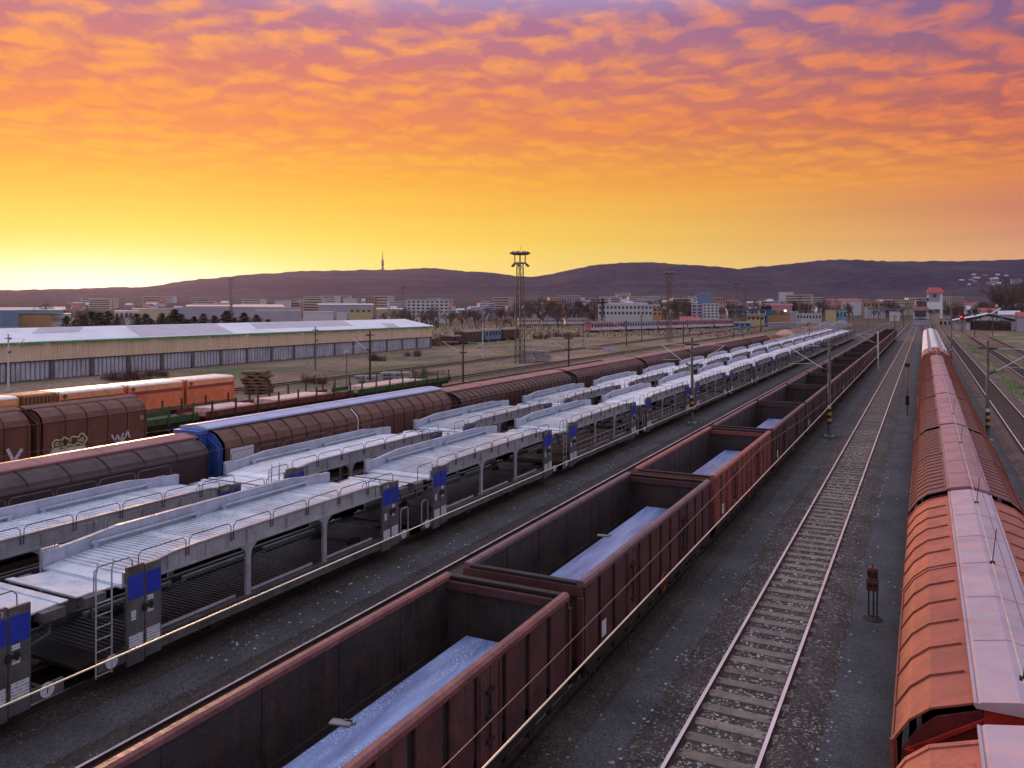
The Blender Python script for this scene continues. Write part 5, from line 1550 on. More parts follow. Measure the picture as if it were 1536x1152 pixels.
# bare trees through the middle distance
rnd = random.Random(12)
trees = []
for (ua, ub, za, zb, n, hp) in ((60, 200, 270, 420, 12, 26), (180, 480, 330, 560, 18, 14), (560, 780, 300, 480, 30, 25), (780, 900, 420, 560, 26, 30), (800, 900, 320, 420, 8, 22), (950, 1040, 430, 560, 20, 30), (1080, 1180, 480, 620, 16, 26), (1180, 1390, 560, 700, 24, 24), (1410, 1536, 380, 600, 22, 26), (1490, 1590, 480, 600, 14, 52)):
    for i in range(int(n * 1.7)): trees.append((rnd.uniform(ua, ub), rnd.uniform(za, zb), hp * rnd.uniform(.8, 1.45)))
tl = [((0, 200), 'bare leafless tree on the left, before the sunset glow, among the pale halls', 'bare trees among the pale halls'), ((200, 500), 'bare leafless tree behind the warehouse roof, below the left hill', 'bare trees behind the warehouse'),
      ((500, 780), 'bare leafless tree between the white office block and the tallest lighting tower', 'bare trees by the office block'), ((780, 945), 'bare brown tree around the white factory left of the second lighting tower', 'bare trees at the factory'),
      ((945, 1060), 'bare tree between the second lighting tower and the white block', 'bare trees by the white block'), ((1060, 1400), 'bare tree in the town between the gantry crane and control tower', 'bare trees by the gantry crane'), ((1400, 1600), 'bare tree at the right edge around the shed and red-roofed houses', 'bare trees by the shed')]
for i, (u, Zc, hp) in enumerate(trees):
    x, y = D(u, Zc); lab, gr = next((l, g) for (a, b_), l, g in tl if u < b_)
    z = terrain(u, Zc); plant(BT_, BTU, i % 5, x, y, z, hp * Zc / F / 6.2, lab, 'tree', gr, 1.0)

# ------------------------------------------------------------------ old wagons and the passenger train
def van(p, q, z0, h, body, roof, label, name, cat, group, wins=0, winmat=None, band=None, rib=True):
    L = sqrt((q[0] - p[0]) ** 2 + (q[1] - p[1]) ** 2) - .6; a = math.atan2(-(q[0] - p[0]), q[1] - p[1])
    r = tag(empty(name, (p[0], p[1], GZ), a), label, cat, group)
    b = MB(); b.box(-1.35, 1.35, .3, L, z0 + .6, z0 + h * .86); b.build('body', body, r)
    if rib:
        b = MB()
        for i in range(int(L / 1.1) + 1): b.box(1.35, 1.39, .3 + i * 1.1, .38 + i * 1.1, z0 + .6, z0 + h * .86)
        b.build('frame_rib', m_under, r)
    if wins:
        for i in range(wins):
            y = .3 + (i + .25) * (L - .3) / wins; bx(1.36, 1.375, y, y + (L - .3) / wins * .55, z0 + h * .5, z0 + h * .78).build('window', winmat or m_glass, r)
    if band: bx(1.35, 1.362, .35, L - .05, z0 + .62, z0 + h * .44).build('painted_band', band, r)
    pr = [(-1.42, z0 + h * .86), (1.42, z0 + h * .86), (1.2, z0 + h * .94), (.5, z0 + h), (-.5, z0 + h), (-1.2, z0 + h * .94)]
    b = MB(); b.prism(list(reversed(pr)), .2, L + .1); b.build('roof', roof, r)
    b = MB(); b.box(-1.2, 1.2, .4, L - .1, z0 + .3, z0 + .6)
    for y in (L * .16, L * .25, L * .78, L * .87):
        b.tube([(-.8, y, .42), (.8, y, .42)], .42, 12, smooth=False)
    b.build('underframe', m_under, r)


m_oldb = M('old_wagon_brown', (.10, .05, .04), .8, 0, .3, .8, (.04, .025, .02), .6); m_oldbl = M('old_wagon_blue', (.12, .2, .36), .7, 0, .2, .8, (.3, .3, .35), .4)
m_oldroof = M('old_wagon_roof', (.20, .15, .14), .7, 0, .2, 1)
A = P(686, 516.5); B = P(776, 508.5)
def lerp3(k): return (A[0] + (B[0] - A[0]) * k, A[1] + (B[1] - A[1]) * k)
for i, (a, e, bm_, lab, ws) in enumerate(((-.16, .0, m_oldb, 'dark low old wagon hidden in the bushes by the warehouse corner', 0), (.02, .32, m_oldb, 'old brown wagon with pale roof left of the blue old coach', 0), (.34, .63, m_oldbl, 'faded blue old coach in the row of old wagons', 5), (.65, .98, m_oldb, 'old brown wagon right of the blue old coach', 0))):
    van(lerp3(a), lerp3(e), 0, 3.1 if i else 2.2, bm_, m_oldroof, lab, 'old_wagon', 'old wagon', 'old wagons by the warehouse', ws)
m_pinkc = M('coach_pink', (.42, .09, .13), .55, 0, .3, .35, (.55, .5, .58), .7); m_graf = M('coach_graffiti', (.6, .55, .62), .6, 0, .1, .9, (.18, .05, .32), .9)
m_coachroof = M('coach_roof', (.14, .11, .13), .6); m_redc = M('coach_red', (.42, .04, .05), .55)
m_coachc = M('coach_cyan', (.22, .38, .5), .55, 0, .3, .4, (.5, .16, .25), .8)
A = P(881, 498.5); B = P(1104, 490.5)
CL = ['pink graffiti-covered passenger coach with red end, at the head of the train', 'passenger coach with light blue graffiti, second in the pink train', 'pink and white passenger coach crossing behind the second lighting tower', 'pink passenger coach, fourth in the train, in front of the white block', 'last pink passenger coach, next to the blue cabin']
for i in range(5):
    van(lerp3(i / 5), lerp3((i + 1) / 5), 0, 3.5, (m_pinkc, m_coachc, m_pinkc, m_pinkc, m_pinkc)[i], m_coachroof, CL[i], 'passenger_coach', 'coach', 'coaches of the pink passenger train', 12, m_glass, m_graf, False)
q = P(881, 498.5)
A = P(776, 488.5, GZ); B = P(880, 488, GZ)
m_coachw = M('coach_white', (.5, .45, .48), .6, 0, .2, .4, (.3, .15, .15), .5)
for i in range(3):
    van(lerp3(i / 3), lerp3((i + 1) / 3), 0, 3.4, m_coachw, m_coachroof, ['pale passenger coach right beside the tallest lighting tower, far behind', 'pale passenger coach in the middle of the far pale train', 'pale passenger coach ending just left of the pink train'][i], 'passenger_coach', 'coach', 'coaches of the far pale train', 11, m_glass, None, False)
# ------------------------------------------------------------------ buildings
PAL = {
    'white': M('wall_white', (0.496, 0.496, 0.528), .7, 0, .08, .2, (.42, .42, .45), .3), 'cream': M('wall_cream', (0.448, 0.384, 0.288), .7, 0, .08, .2), 'pink': M('wall_pink', (0.4, 0.264, 0.24), .7, 0, .1, .2),
    'orange': M('wall_orange', (0.38, 0.22, 0.11), .7, 0, .1, .2), 'grey': M('wall_grey', (0.272, 0.264, 0.296), .7, 0, .1, .2), 'blue': M('wall_blue', (0.128, 0.208, 0.352), .6, 0, .1, .2), 'yellow': M('wall_yellow', (0.44, 0.36, 0.19), .6, 0, .1, .3),
    'lilac': M('wall_lilac', (0.352, 0.32, 0.4), .7, 0, .1, .2), 'cyan': M('wall_cyan', (0.176, 0.336, 0.448), .6, 0, .1, .2)}
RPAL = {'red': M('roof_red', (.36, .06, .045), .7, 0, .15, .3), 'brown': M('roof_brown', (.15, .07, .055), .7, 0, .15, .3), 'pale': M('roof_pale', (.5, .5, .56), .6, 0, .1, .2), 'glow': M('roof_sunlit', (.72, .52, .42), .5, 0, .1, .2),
        'magenta': M('roof_magenta', (.34, .05, .14), .7, 0, .1, .3), 'dark': M('roof_dark', (.09, .08, .085), .7, 0, .1, .3)}


def block(u0, u1, vb, vt, Zc, wall, roof, label, name='building', cat='building', gable=0.0, depth=None, floors=0, cols=0, group=None, band=None, ang=0.0, slope_end=False, raised=False):
    """building whose face spans u0..u1 at depth Zc; windows and doors are meshes of their own"""
    xa, ya = D(u0, Zc); xb, yb = D(u1, Zc)
    cx, cy = (xa + xb) / 2, (ya + yb) / 2; vw = math.atan(((u0 + u1) / 2 - U0) / F); ang -= vw; W = (u1 - u0) * Zc / F * cos(vw)
    zb = H - (vb - V0) * Zc / F; h = (vb - vt) * Zc / F
    zg = terrain((u0 + u1) / 2, Zc)
    base = zb if raised else min(zb, zg) - .3
    dep = depth or max(6, min(W * .6, 16))
    r = tag(empty(name, (cx, cy, zb), TH + ang), label, cat, group)
    hw = h if not gable else h * (1 - gable)
    b = MB(); b.box(-W / 2, W / 2, 0, dep, base - zb, hw); b.build('wall', PAL[wall], r)
    if gable:
        if slope_end:
            pr = [(-W * .52, hw), (W * .52, hw), (0, h)]
            b = MB(); b.prism(list(reversed(pr)), -.4, dep + .4)
        else:
            b = MB(); o = .03 * W
            b.add([(-W / 2 - o, -.4, hw), (W / 2 + o, -.4, hw), (W / 2 + o, dep + .4, hw), (-W / 2 - o, dep + .4, hw), (-W / 2 - o * .3, dep / 2, h), (W / 2 + o * .3, dep / 2, h)],
                  [(0, 1, 5, 4), (2, 3, 4, 5), (1, 2, 5), (3, 0, 4), (3, 2, 1, 0)])
        b.build('roof', RPAL[roof], r)
    else:
        b = MB(); b.box(-W / 2 - .2, W / 2 + .2, -.2, dep + .2, hw, hw + max(.25, .05 * h)); b.build('roof', RPAL[roof], r)
    if floors and cols:
        pr_ = None
        for f in range(floors):
            for c in range(cols):
                x0 = -W / 2 + (c + .22) * W / cols; x1 = -W / 2 + (c + .78) * W / cols; z0 = hw * (f + .3) / floors; z1 = hw * (f + .78) / floors
                if pr_ is None:
                    o = pr_ = bx(0, x1 - x0, -.06, -.004, 0, z1 - z0).build('window', m_glass, r)
                else:
                    o = pr_.copy(); COL.objects.link(o); o.parent = r
                o.location = (x0, 0, z0)
    if band: bx(-W / 2 + .1, W / 2 - .1, -.08, -.004, hw * band[1], hw * band[2]).build('facade_band', PAL[band[0]] if band[0] in PAL else RPAL[band[0]], r)
    return r


block(610, 673, 470.5, 450.5, 420, 'white', 'pale', 'white four-storey office block with rows of dark windows below the broadcast tower', floors=4, cols=9, depth=14)
block(897, 990, 474, 457.5, 420, 'white', 'pale', 'long white factory with window band and raised roof strip', floors=2, cols=16, depth=25)
block(914, 971, 457.4, 454.8, 428, 'white', 'pale', 'raised roof lantern on top of the white factory', 'roof_lantern', 'roof lantern', depth=8, raised=True)
block(1037, 1054, 477, 457, 420, 'lilac', 'pale', 'lower lilac-grey side wing of the white block', floors=4, cols=2, depth=12)
block(1054, 1078, 477.5, 456, 415, 'white', 'pale', 'white four-storey block left of the blue gantry crane', floors=5, cols=4, depth=14)
block(1020, 1050, 482, 475, 330, 'pink', 'red', 'low house with wide red roof behind the pink passenger train', gable=.75, depth=9)
block(979, 993, 474, 462, 400, 'orange', 'brown', 'small orange house attached right of the white factory', depth=8, floors=2, cols=2)
block(1120, 1147, 482, 471, 345, 'yellow', 'dark', 'yellow rail hall under the blue gantry crane', gable=.2, depth=12, floors=1, cols=4)
block(1150, 1185, 482, 472, 355, 'orange', 'brown', 'orange hall right of the blue gantry crane', depth=12)
block(1101, 1126, 491.5, 484, 305, 'blue', 'pale', 'small light blue cabin at the tail of the pink passenger train', 'cabin', 'cabin', depth=3, floors=1, cols=3)
block(1152, 1200, 489, 484.5, 320, 'grey', 'pale', 'long pale fence wall behind the grass near the gantry crane', 'boundary_wall', 'wall', depth=.3)
block(1238, 1254, 479, 464.5, 380, 'yellow', 'dark', 'yellow container-like hut left of the light blue one', 'container_hut', 'hut', depth=8)
block(1254.3, 1270, 480, 464.5, 384, 'cyan', 'dark', 'light blue container-like hut right of the yellow one', 'container_hut', 'hut', depth=8, floors=1, cols=3)
block(1195, 1232, 480, 471.5, 400, 'white', 'pale', 'low white building with blue doors left of the yellow hut', depth=10, floors=1, cols=8)
block(1185, 1198, 478, 468, 450, 'lilac', 'pale', 'small lilac shed beside the glowing street lamp', depth=8)
block(0, 27, 490, 466, 240, 'lilac', 'pale', 'pale hall wall cut by the left edge with a blue corner strip', depth=14, band=('blue', .02, .98))
block(27.5, 78, 482, 471.5, 255, 'orange', 'dark', 'dark orange hall front glowing below a light blue band at the left', depth=14)
block(24, 95, 471.2, 465.5, 258, 'cyan', 'pale', 'long light blue roof band of the left hall', 'hall_roof', 'hall roof', depth=14, raised=True)
block(78, 106, 483, 471.5, 262, 'white', 'pale', 'white end of the hall left of the dark evergreens', depth=10, band=('grey', .1, .6))
block(0, 60, 466, 461, 420, 'pink', 'glow', 'long hall with sunlit scalloped roof at the left edge', gable=.7, depth=20)
block(61, 98, 466, 460, 430, 'orange', 'glow', 'shorter hall with glowing sunlit roof next to the scalloped one', gable=.7, depth=20)
block(172, 207, 481, 467, 380, 'white', 'pale', 'white hall between the two groups of dark evergreens', depth=15, floors=1, cols=5)
block(198, 262, 469, 463.5, 420, 'cream', 'pale', 'long cream hall above the evergreens left of the faint tower', depth=20)
block(262, 345, 467.5, 461.5, 430, 'lilac', 'pale', 'long lilac hall directly left of the faint lighting tower', depth=24)
block(280, 345, 461, 457, 520, 'lilac', 'glow', 'far long hall with a bright sunlit roof left of the faint lighting tower', gable=.6, depth=30)
block(350, 425, 463.5, 456.5, 500, 'lilac', 'glow', 'far long hall with sunlit roof right of the faint lighting tower', gable=.55, depth=30)
block(383, 452, 470, 462, 410, 'lilac', 'pale', 'pale industrial hall with striped front right of the faint tower', depth=20, band=('white', .4, .8))
block(455, 500, 478, 468, 340, 'white', 'pale', 'bright white low hall just above the warehouse roof', depth=14)
block(505, 520, 474, 470, 380, 'white', 'pale', 'tiny white annex at the right of the bright white hall', depth=8)
block(524, 558, 470, 462, 400, 'yellow', 'dark', 'yellow-green gabled hall between the white hall and the office block', gable=.25, depth=14, floors=1, cols=4)
block(565, 604, 471, 462, 410, 'cream', 'pale', 'cream hall beside the faint tower left of the office block', gable=.2, depth=14)
block(478, 560, 462, 455, 560, 'lilac', 'pale', 'large lilac shed behind the yellow-green hall', gable=.3, depth=30)
block(515, 535, 455, 448, 700, 'white', 'pale', 'white upper block behind the large lilac shed', depth=20)
block(548, 566, 455.5, 448, 720, 'orange', 'brown', 'orange house right of the white upper block', depth=15, floors=2, cols=4)
block(412, 437, 455, 451, 900, 'white', 'pale', 'flat white building on the slope above the halls', depth=20)
block(722, 734, 465, 452, 520, 'white', 'pale', 'narrow white block right of the office block', depth=10, floors=4, cols=3)
block(706, 728, 468, 461, 480, 'lilac', 'pale', 'low pale annex before the narrow white block', depth=10)
block(800, 836, 467, 459.5, 480, 'white', 'pale', 'low white hall left of the bare factory trees', depth=14)
block(815, 842, 459, 451, 620, 'orange', 'brown', 'orange housing block above the low white hall', depth=14, floors=2, cols=8)
block(838, 870, 457, 444, 760, 'lilac', 'pale', 'large pale housing block over the bare factory trees', depth=18, floors=4, cols=8)
block(1046, 1066, 446, 440, 900, 'blue', 'pale', 'blue-grey slab building on the slope above the white block', depth=20)
block(1072, 1088, 456, 449, 640, 'pink', 'red', 'pink block of flats left of the gantry pair of towers', floors=2, cols=4, depth=12)
block(1088, 1103, 455, 447, 650, 'pink', 'red', 'taller pink block of flats next to the left gantry tower', floors=2, cols=4, depth=12)
block(1146, 1188, 460.5, 455.5, 560, 'pink', 'magenta', 'long house with a magenta roof above the orange hall', gable=.6, depth=14)
block(1168, 1190, 441, 438, 1800, 'white', 'pale', 'white building high on the slope right of the crane', depth=40)
block(1262, 1292, 455, 448.5, 700, 'white', 'red', 'long house with bright red roof above the light blue hut', gable=.5, depth=15)
block(1240, 1262, 454, 448, 720, 'pink', 'red', 'pink red-roofed house left of the long red-roofed one', gable=.5, depth=15)
block(1294, 1330, 462, 453, 620, 'orange', 'brown', 'orange flat-roofed hall left of the footbridge', depth=14, floors=1, cols=6)
block(1297, 1328, 466, 461.5, 590, 'white', 'pale', 'low white hall in front of the orange flat-roofed hall', depth=10)
block(1302, 1369, 464.5, 462.6, 560, 'blue', 'dark', 'long dark blue footbridge deck left of the low station building', 'footbridge', 'bridge', depth=3, raised=True)
for k_ in range(5):
    u_ = 1306 + k_ * 14.5; x, y = D(u_, 561); zt_ = H - (464.5 - V0) * 561 / F
    tag(bx(-.3, .3, -.3, .3, GZ, zt_).build('bridge_pier', PAL['grey']), 'slim grey pier carrying the far footbridge', 'bridge pier', 'piers of the footbridge').location = (x, y, 0)
block(1334, 1350, 474, 467, 480, 'white', 'dark', 'small white hut under the footbridge', 'hut', 'hut', depth=4)
block(1412, 1432, 461, 445.5, 640, 'cream', 'pale', 'cream block of flats right behind the control tower', floors=6, cols=5, depth=14)
block(1430, 1446, 460, 446, 660, 'pink', 'pale', 'pinkish block of flats right of the cream one', floors=6, cols=4, depth=14)
block(1340, 1372, 457, 450, 700, 'cream', 'glow', 'far cream row of flats left of the control tower', floors=2, cols=8, depth=14)
block(1456, 1470, 471, 462, 420, 'white', 'dark', 'small white house left of the red-roofed houses', depth=8, floors=1, cols=1)
block(1470, 1494, 470, 462, 430, 'white', 'red', 'house with bright red roof behind the white-roofed shed', gable=.6, depth=10)
block(1497, 1530, 478, 466, 340, 'lilac', 'pale', 'lilac-grey house behind the shed with a slanting pale roof', gable=.5, depth=8)
block(1523, 1550, 482, 468, 280, 'lilac', 'red', 'red-roofed house cut by the right edge of the picture', gable=.5, depth=8)
block(1408, 1428, 491, 479, 330, 'pink', 'red', 'low brick-red shed right of the control tower foot', depth=6, floors=1, cols=3)
block(1415, 1425, 479, 473, 335, 'cyan', 'dark', 'small light blue cabin on the red shed right of the control tower', 'cabin', 'cabin', depth=4, raised=True)
block(1430, 1448, 490, 484.5, 320, 'lilac', 'pale', 'low pale wall below the red signal lamp', 'boundary_wall', 'wall', depth=.4)

# open shed
x, y, z = P(1484, 495.5); Zc = -x * SN + y * CS; k = Zc / F
r = tag(empty('open_shed', (x, y, z), TH - math.atan(716 / F)), 'open timber shed with wide white roof, dark inside, among brown tracks on the right', 'shed')
Wd = 62 * k
b = MB(); b.box(-Wd / 2, -Wd / 2 + 6 * k, 0, 14, 0, 11 * k); b.box(Wd / 2 - 3 * k, Wd / 2, 0, 14, 0, 11 * k); b.box(-Wd / 2, Wd / 2, 13.7, 14, 0, 14 * k); b.box(-Wd / 2 - 14 * k, -Wd / 2, 2, 14, 0, 11 * k); b.build('wall', PAL['white'], r)
b = MB()
b.add([(-Wd / 2 - 20 * k, -1, 14 * k), (0, -1, 24 * k), (Wd / 2 + 4 * k, -1, 15 * k), (-Wd / 2 - 20 * k, 15, 14 * k + .3), (-4 * k, 15, 26 * k), (Wd / 2 + 4 * k, 15, 15 * k + .3)], [(0, 1, 4, 3), (1, 2, 5, 4)])
b.build('roof', RPAL['pale'], r)
b = MB(); b.beam((-Wd / 2, -1.05, 15 * k), (0, -1.05, 23.3 * k), .3, .9); b.beam((0, -1.05, 23.3 * k), (Wd / 2 + 4 * k, -1.05, 14.6 * k), .3, .9)
for f in (-.28, 0, .25): b.beam((Wd * f, -.6, 0), (Wd * f, -.6, 18 * k), .3, .3)
b.build('roof_truss', m_under, r)
b = MB()
for f in (-.3, -.12, .1, .3): b.box(Wd * f - 1.4, Wd * f + 1.2, 3, 6, 0, random.uniform(1.5, 3))
b.build('stored_timber', m_pallet, r)
b = MB(); b.beam((6 * k, 2, 24 * k), (27 * k, 4, 33 * k), .5, .3); o = b.build('slanting_beam', m_polew); o.location = (x, y, z); o.rotation_euler = (0, 0, TH); tag(o, 'long pale beam slanting up above the open shed roof', 'beam')

# control tower
x, y, z = P(1402, 487); Zc = -x * SN + y * CS; k = Zc / F
r = tag(empty('control_tower', (x, y, z), TH - math.atan(634 / F)), 'white control tower with red roof and glazed cabin at the end of the yard', 'control tower')
w_ = 10.5 * k; hh = (487 - 431) * k
bx(-w_, w_, 0, 9, 0, hh - 8 * k).build('shaft', m_white, r)
b = MB(); b.box(-w_ - .5, w_ - 4 * k, -.8, 0, hh - 38 * k, hh - 33 * k); b.build('canopy', RPAL['brown'], r)
b = MB(); b.add([(-w_ - .8, -1.2, hh - 8 * k), (w_ + .8, -1.2, hh - 8 * k), (w_ + .8, 10, hh - 8 * k), (-w_ - .8, 10, hh - 8 * k), (-w_ * .8, 3.5, hh), (w_ * .8, 3.5, hh)], [(0, 1, 5, 4), (2, 3, 4, 5), (1, 2, 5), (3, 0, 4), (3, 2, 1, 0)])
b.build('roof', RPAL['red'], r)
bx(-w_ + 3 * k, w_ - 3.6 * k, -.25, -.01, hh - 21 * k, hh - 9.5 * k).build('cabin_panel', PAL['lilac'], r)
bx(-2 * k, 2.5 * k, -.4, -.26, hh - 15 * k, hh - 10 * k).build('window', m_glass, r)
bx(-w_ - .05, -w_ + 2.6 * k, -.3, -.02, hh - 21 * k, hh - 16 * k).build('window', m_glass, r)
bx(-w_ + 3 * k, w_ - 3.6 * k, -.1, -.01, .2, hh - 33 * k).build('front_panel', PAL['cream'], r)
# low station building
x, y, z = P(1381, 487.5); k = (-x * SN + y * CS) / F
r = tag(empty('station_building', (x, y, z), TH - math.atan(613 / F)), 'low station building with brown roof and dark wide window, left of the control tower', 'station building')
w_ = 10.5 * k
bx(-w_, w_, 2, 10, 0, 22 * k).build('wall', PAL['white'], r)
b = MB(); b.add([(-w_ - .8, .8, 22 * k), (w_ + .8, .8, 22 * k), (w_ + .8, 11, 22 * k), (-w_ - .8, 11, 22 * k), (-w_ * .8, 5, 28 * k), (w_ * .8, 5, 28 * k)], [(0, 1, 5, 4), (2, 3, 4, 5), (1, 2, 5), (3, 0, 4), (3, 2, 1, 0)]); b.build('roof', RPAL['brown'], r)
bx(-w_ * .75, w_ * .7, 1.8, 1.99, 12 * k, 21 * k).build('window', m_glass, r)
bx(-w_ * 1.05, w_ * 1.1, -1, 1.5, 0, 8 * k).build('annex', PAL['lilac'], r)
b = MB(); b.prism([(w_ * 1.15, 8 * k), (0, 11 * k), (-w_ * 1.1, 8 * k)], -1.2, 1.7); b.build('annex_roof', RPAL['dark'], r)

# blue gantry crane
xa, ya = D(1089, 345); xb, yb = D(1154, 345)
r = tag(empty('gantry_crane', ((xa + xb) / 2, (ya + yb) / 2, GZ), TH), 'blue gantry crane spanning the yellow hall beside the pair of lighting towers', 'gantry crane')
Wd = 65 * 345 / F; k = 345 / F; zt = (490 - 463) * k
m_crane = M('crane_blue', (.035, .10, .24), .5, 0, .15, 1)
b = MB(); b.box(-Wd / 2, Wd / 2 + 1, -.6, .6, zt - 3 * k, zt); b.build('bridge_girder', m_crane, r)
for x0 in (-Wd / 2 + .2, Wd / 2 - 1.6):
    b = MB(); b.beam((x0, -1.5, 0), (x0 + .6, -.4, zt - 3 * k), .6, .6); b.beam((x0, 2.5, 0), (x0 + .6, .4, zt - 3 * k), .6, .6); b.box(x0 - .3, x0 + .5, -2, 3, 0, .6); b.build('leg', m_crane, r)
bx(Wd / 2 - 4, Wd / 2 + .6, -1, 1, zt, zt + 1.0).build('trolley', m_under, r)
bx(Wd / 2 - 2, Wd / 2 + 1, -1.2, -.6, zt - 3 * k - 2, zt - 3 * k).build('operator_cabin', m_crane, r)
# portal frame near the crane
x, y, z = P(1141, 499); k = (-x * SN + y * CS) / F
r = tag(empty('signal_portal', (x, y, z), TH), 'thin dark bent portal frame below the blue gantry crane', 'portal')
bx(-.12, .12, -.12, .12, 0, 23 * k).build('post', m_under, r); bx(-19 * k, -.12, -.1, .1, 23 * k - .25, 23 * k).build('beam', m_under, r)

# broadcast tower on the left hill
zc_ = zcrest(574) - 30; x, y = D(574, zc_); zb = terrain(574, zc_); k = zc_ / F
r = tag(empty('broadcast_tower', (x, y, zb)), 'slim broadcast tower on the crest of the left hill against the yellow sky', 'broadcast tower')
m_bt = M('broadcast_concrete', (.2, .12, .1), .8)
hh = 30 * k
MB().lathe([(1.9 * k, -3), (1.5 * k, hh * .12), (1.2 * k, hh * .2)], 14).build('base', m_bt, r)
MB().lathe([(1.2 * k, hh * .2), (2.2 * k, hh * .27), (2.3 * k, hh * .33), (1.5 * k, hh * .37), (1.5 * k, hh * .40), (2.0 * k, hh * .42), (2.0 * k, hh * .47), (1.0 * k, hh * .50)], 16).build('pod', m_bt, r)
MB().tube([(0, 0, hh * .48), (0, 0, hh * .75)], .9 * k, 10, .55 * k).build('shaft', m_bt, r)
MB().tube([(0, 0, hh * .74), (0, 0, hh * 1.0)], .4 * k, 8, .2 * k).build('antenna', M('antenna_red', (.3, .07, .05), .7), r)

# ------------------------------------------------------------------ the town: small houses and flats, each its own object
HT = []
for i, (wc, rc) in enumerate((('white', 'red'), ('white', 'pale'), ('pink', 'red'), ('lilac', 'pale'), ('cream', 'brown'), ('white', 'brown'))):
    r = empty('town_house'); b = MB(); b.box(-5, 5, -4, 4, -3, 4.5); b.build('wall', PAL[wc], r)
    b = MB(); b.add([(-5.4, -4.5, 4.5), (5.4, -4.5, 4.5), (5.4, 4.5, 4.5), (-5.4, 4.5, 4.5), (-4.6, 0, 7.4), (4.6, 0, 7.4)], [(0, 1, 5, 4), (2, 3, 4, 5), (1, 2, 5), (3, 0, 4), (3, 2, 1, 0)]); b.build('roof', RPAL[rc], r)
    for q in (-3, 0, 3): bx(q - .7, q + .7, -4.06, -4.003, 1, 3).build('window', m_glass, r)
    HT.append(['house', '%s-walled house with %s roof' % (wc, rc), r, False])
FT = []
for i, (wc, rc, fl, co_) in enumerate((('white', 'pale', 4, 6), ('lilac', 'pale', 3, 8), ('pink', 'pale', 4, 5), ('cream', 'pale', 5, 5))):
    r = empty('apartment_block'); b = MB(); b.box(-10, 10, -6, 6, -4, 3 * fl); b.build('wall', PAL[wc], r); bx(-10.2, 10.2, -6.2, 6.2, 3 * fl, 3 * fl + .5).build('roof', RPAL[rc], r)
    for f in range(fl): bx(-9.2, 9.2, -6.06, -6.003, 3 * f + 1, 3 * f + 2.3).build('window_row', m_glass, r)
    FT.append(['block of flats', 'flat-roofed %s block of flats' % wc, r, False])
rnd = random.Random(21)
ZON = [  # u range, depth range, count, share of flats, place words
    (100, 330, 900, 1700, 22, .25, 'under the sunset end of the left hill'), (330, 600, 900, 1700, 22, .3, 'at the foot of the left hill'), (600, 790, 800, 1600, 18, .35, 'below the broadcast tower hill'),
    (800, 930, 620, 1500, 34, .3, 'behind the white factory'), (930, 1080, 800, 2000, 52, .25, 'on the slope of the middle hill'), (1080, 1240, 750, 1700, 26, .25, 'between crane and red-roofed houses'),
    (1240, 1400, 720, 1500, 24, .3, 'left of the control tower'), (1400, 1536, 700, 1500, 16, .2, 'right of the control tower'), (1440, 1530, 2700, 3000, 16, .1, 'high on the right-hand hill')]
for (ua, ub, za, zb, n, fs_, pw) in ZON:
    for i in range(int(n * 1.3)):
        u = rnd.uniform(ua, ub); Zd = rnd.uniform(za, zb); x, y, z = tpoint(u, Zd)
        T_ = FT if rnd.random() < fs_ else HT
        if pw.endswith('middle hill') and T_ is HT: e = T_[rnd.choice((1, 1, 3, 5))]
        else: e = rnd.choice(T_)
        o = e[2] if not e[3] else copy_tree(e[2]); e[3] = True
        s = rnd.uniform(.8, 1.3) * (.8 if Zd < 1000 else 1.0)
        o.location = (x, y, z); o.rotation_euler = (0, 0, TH + rnd.uniform(-.6, .6)); o.scale = (s * rnd.uniform(.9, 1.5), s, s)
        tag(o, 'tiny distant %s %s' % (e[1], pw), e[0], 'distant houses %s' % pw if T_ is HT else 'distant flats %s' % pw)

# ------------------------------------------------------------------ loose stones, grass, weeds (uncountable)
rnd = random.Random(31)
b = MB()
def stone(x, y, z, s):
    a = rnd.uniform(0, 6.28); c_, s_ = cos(a), sin(a)
    pts = [(1, 0, .1), (-.3, .8, .15), (-.7, -.6, .05), (.2, -.9, .2), (.1, .1, .75)]
    n = len(b.v)
    vs = [(x + (px * c_ - py * s_) * s * rnd.uniform(.7, 1.2), y + (px * s_ + py * c_) * s * rnd.uniform(.7, 1.2), z + pz * s * .8) for px, py, pz in pts]
    b.add(vs, [(0, 1, 4), (1, 2, 4), (2, 3, 4), (3, 0, 4)])
for (xc, sp, n, ya, yb, sm) in ((-3.455, .72, 4200, 9, 60, .05), (-4.72, .26, 800, 9, 50, .045), (-2.2, .26, 900, 9, 50, .045), (-13.95, .25, 1000, 16, 75, .045), (-14.6, .5, 120, 14, 60, .045), (-3.4, 3.4, 160, 8, 60, .03), (-6.4, .3, 400, 10, 55, .04), (-15.4, .3, 200, 14, 60, .045)):
    for i in range(n):
        y = ya + (yb - ya) * rnd.random() ** 1.4; x = rnd.gauss(xc, sp)
        if abs(abs(x + 3.455) - .76) < .08: continue
        z = -.15 if abs(x + 3.455) < 1.2 else GZ
        stone(x, y, z, sm * rnd.uniform(.35, 1.25) * (1.5 if rnd.random() < .03 else 1))
m_stone = M('pale_stone', (.50, .47, .46), .85, 0, .35, .9, (.20, .16, .14), .7)
tag(b.build('loose_stones', m_stone), kind='stuff')
m_grass = M('green_grass_blades', (.035, .10, .018), .9, 0, .4, .6, (.10, .12, .03), .5)
m_drygrass = M('dry_grass_blades', (.30, .22, .145), .95, 0, .35, .15, (.10, .06, .045), .6)
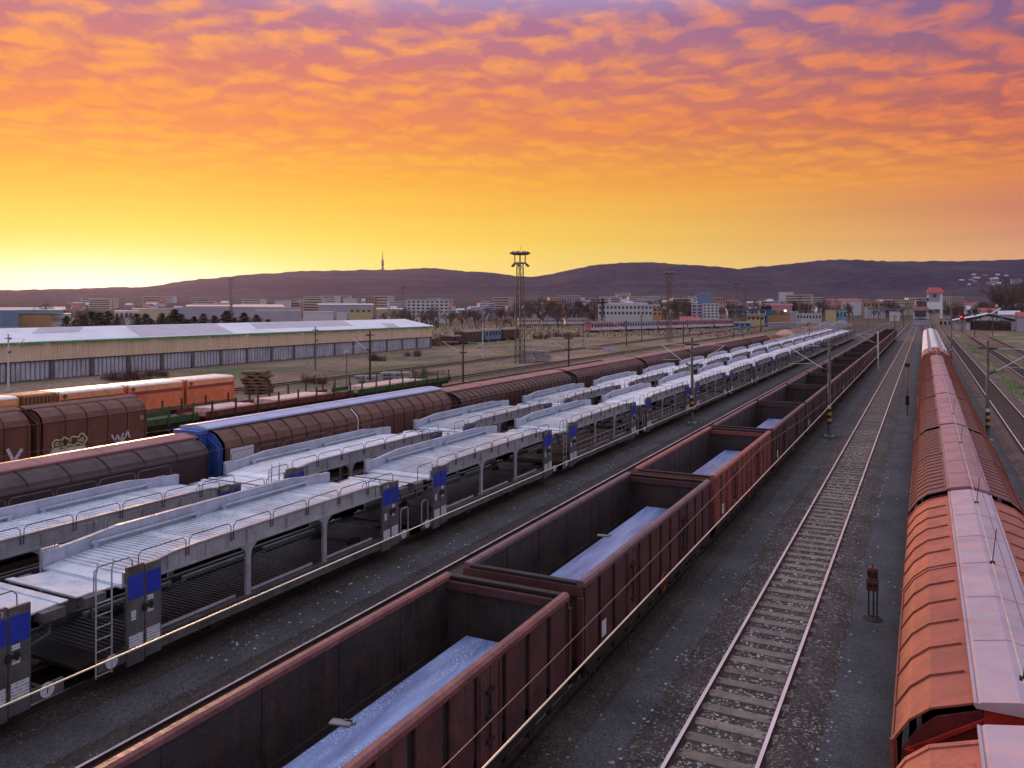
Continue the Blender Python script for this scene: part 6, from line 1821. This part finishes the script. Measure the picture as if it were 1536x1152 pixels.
def blades(lst, hmin, hmax, wd):
    b = MB()
    for (x, y, z) in lst:
        a = rnd.uniform(0, 6.28); h = rnd.uniform(hmin, hmax); dx, dy = cos(a) * wd, sin(a) * wd; l = rnd.uniform(-.5, .5) * h
        b.face([(x - dx, y - dy, z - .02), (x + dx, y + dy, z - .02), (x - dy / wd * l * .5, y + dx / wd * l, z + h)])
    return b
L = []
for (x0, y0, sp, n) in ((-5.5, yu(-5.55, 1244), .35, 500), (-15.1, yu(-15.1, 1038), .5, 500), (-13.9, 32, .5, 350), (-13.95, 34.5, .5, 300), (-14.2, 12.4, .45, 250), (-14.0, 15.2, .35, 160), (3.2, 42, .4, 300), (-4.6, 30, .3, 60)):
    for i in range(n): L.append((rnd.gauss(x0, sp), rnd.gauss(y0, sp * 2.2), GZ))
tag(blades(L, .04, .12, .015).build('grass', m_grass), kind='stuff')
L = []
for i in range(9000):
    y = 20 + 200 * rnd.random() ** 1.3; x = rnd.choice((rnd.uniform(7.4, 9.6), rnd.uniform(8, 9.3), rnd.uniform(17.5, 40), rnd.uniform(12.6, 14.2)))
    L.append((x, y, GZ - .02))
tag(blades(L, .04, .15, .03).build('grass', m_grass), kind='stuff')
L = []
for i in range(30000):
    y = 25 + 260 * rnd.random(); x = -52 - 38 * rnd.random() if rnd.random() < .75 else rnd.uniform(-48, -30)
    if abs(x + 62) < 1.6 or abs(x + 49.3) < 1.6 or abs(x + 44.5) < 1.4 or abs(x + 40) < 1.4: continue
    L.append((x, y, GZ - .03))
tag(blades(L, .08, .32, .028).build('dry_grass', m_drygrass), kind='stuff')
L = []
for i in range(16000):
    u = rnd.uniform(-100, 1250); Zc = rnd.uniform(225, 560); x, y = D(u, Zc)
    if x > -52 + .02 * y: continue
    L.append((x, y, GZ - .03))
tag(blades(L, .3, 1.3, .13).build('brown_undergrowth', m_bushd), kind='stuff')
HAZE = 0.00003
# ------------------------------------------------------------------ the air
hm = bpy.data.materials.new('dusk_haze'); hm.use_nodes = True; ht = hm.node_tree; ht.nodes.remove(ht.nodes['Principled BSDF'])
pv = N(ht, 'ShaderNodeVolumePrincipled'); pv.inputs['Color'].default_value = (.68, .62, .98, 1); pv.inputs['Density'].default_value = HAZE; pv.inputs['Anisotropy'].default_value = .6
link(ht, pv.outputs[0], ht.nodes['Material Output'].inputs['Volume'])
o = bx(-6500, 6500, -300, 5600, GZ - 1.2, 300).build('haze', hm); o['kind'] = 'stuff'
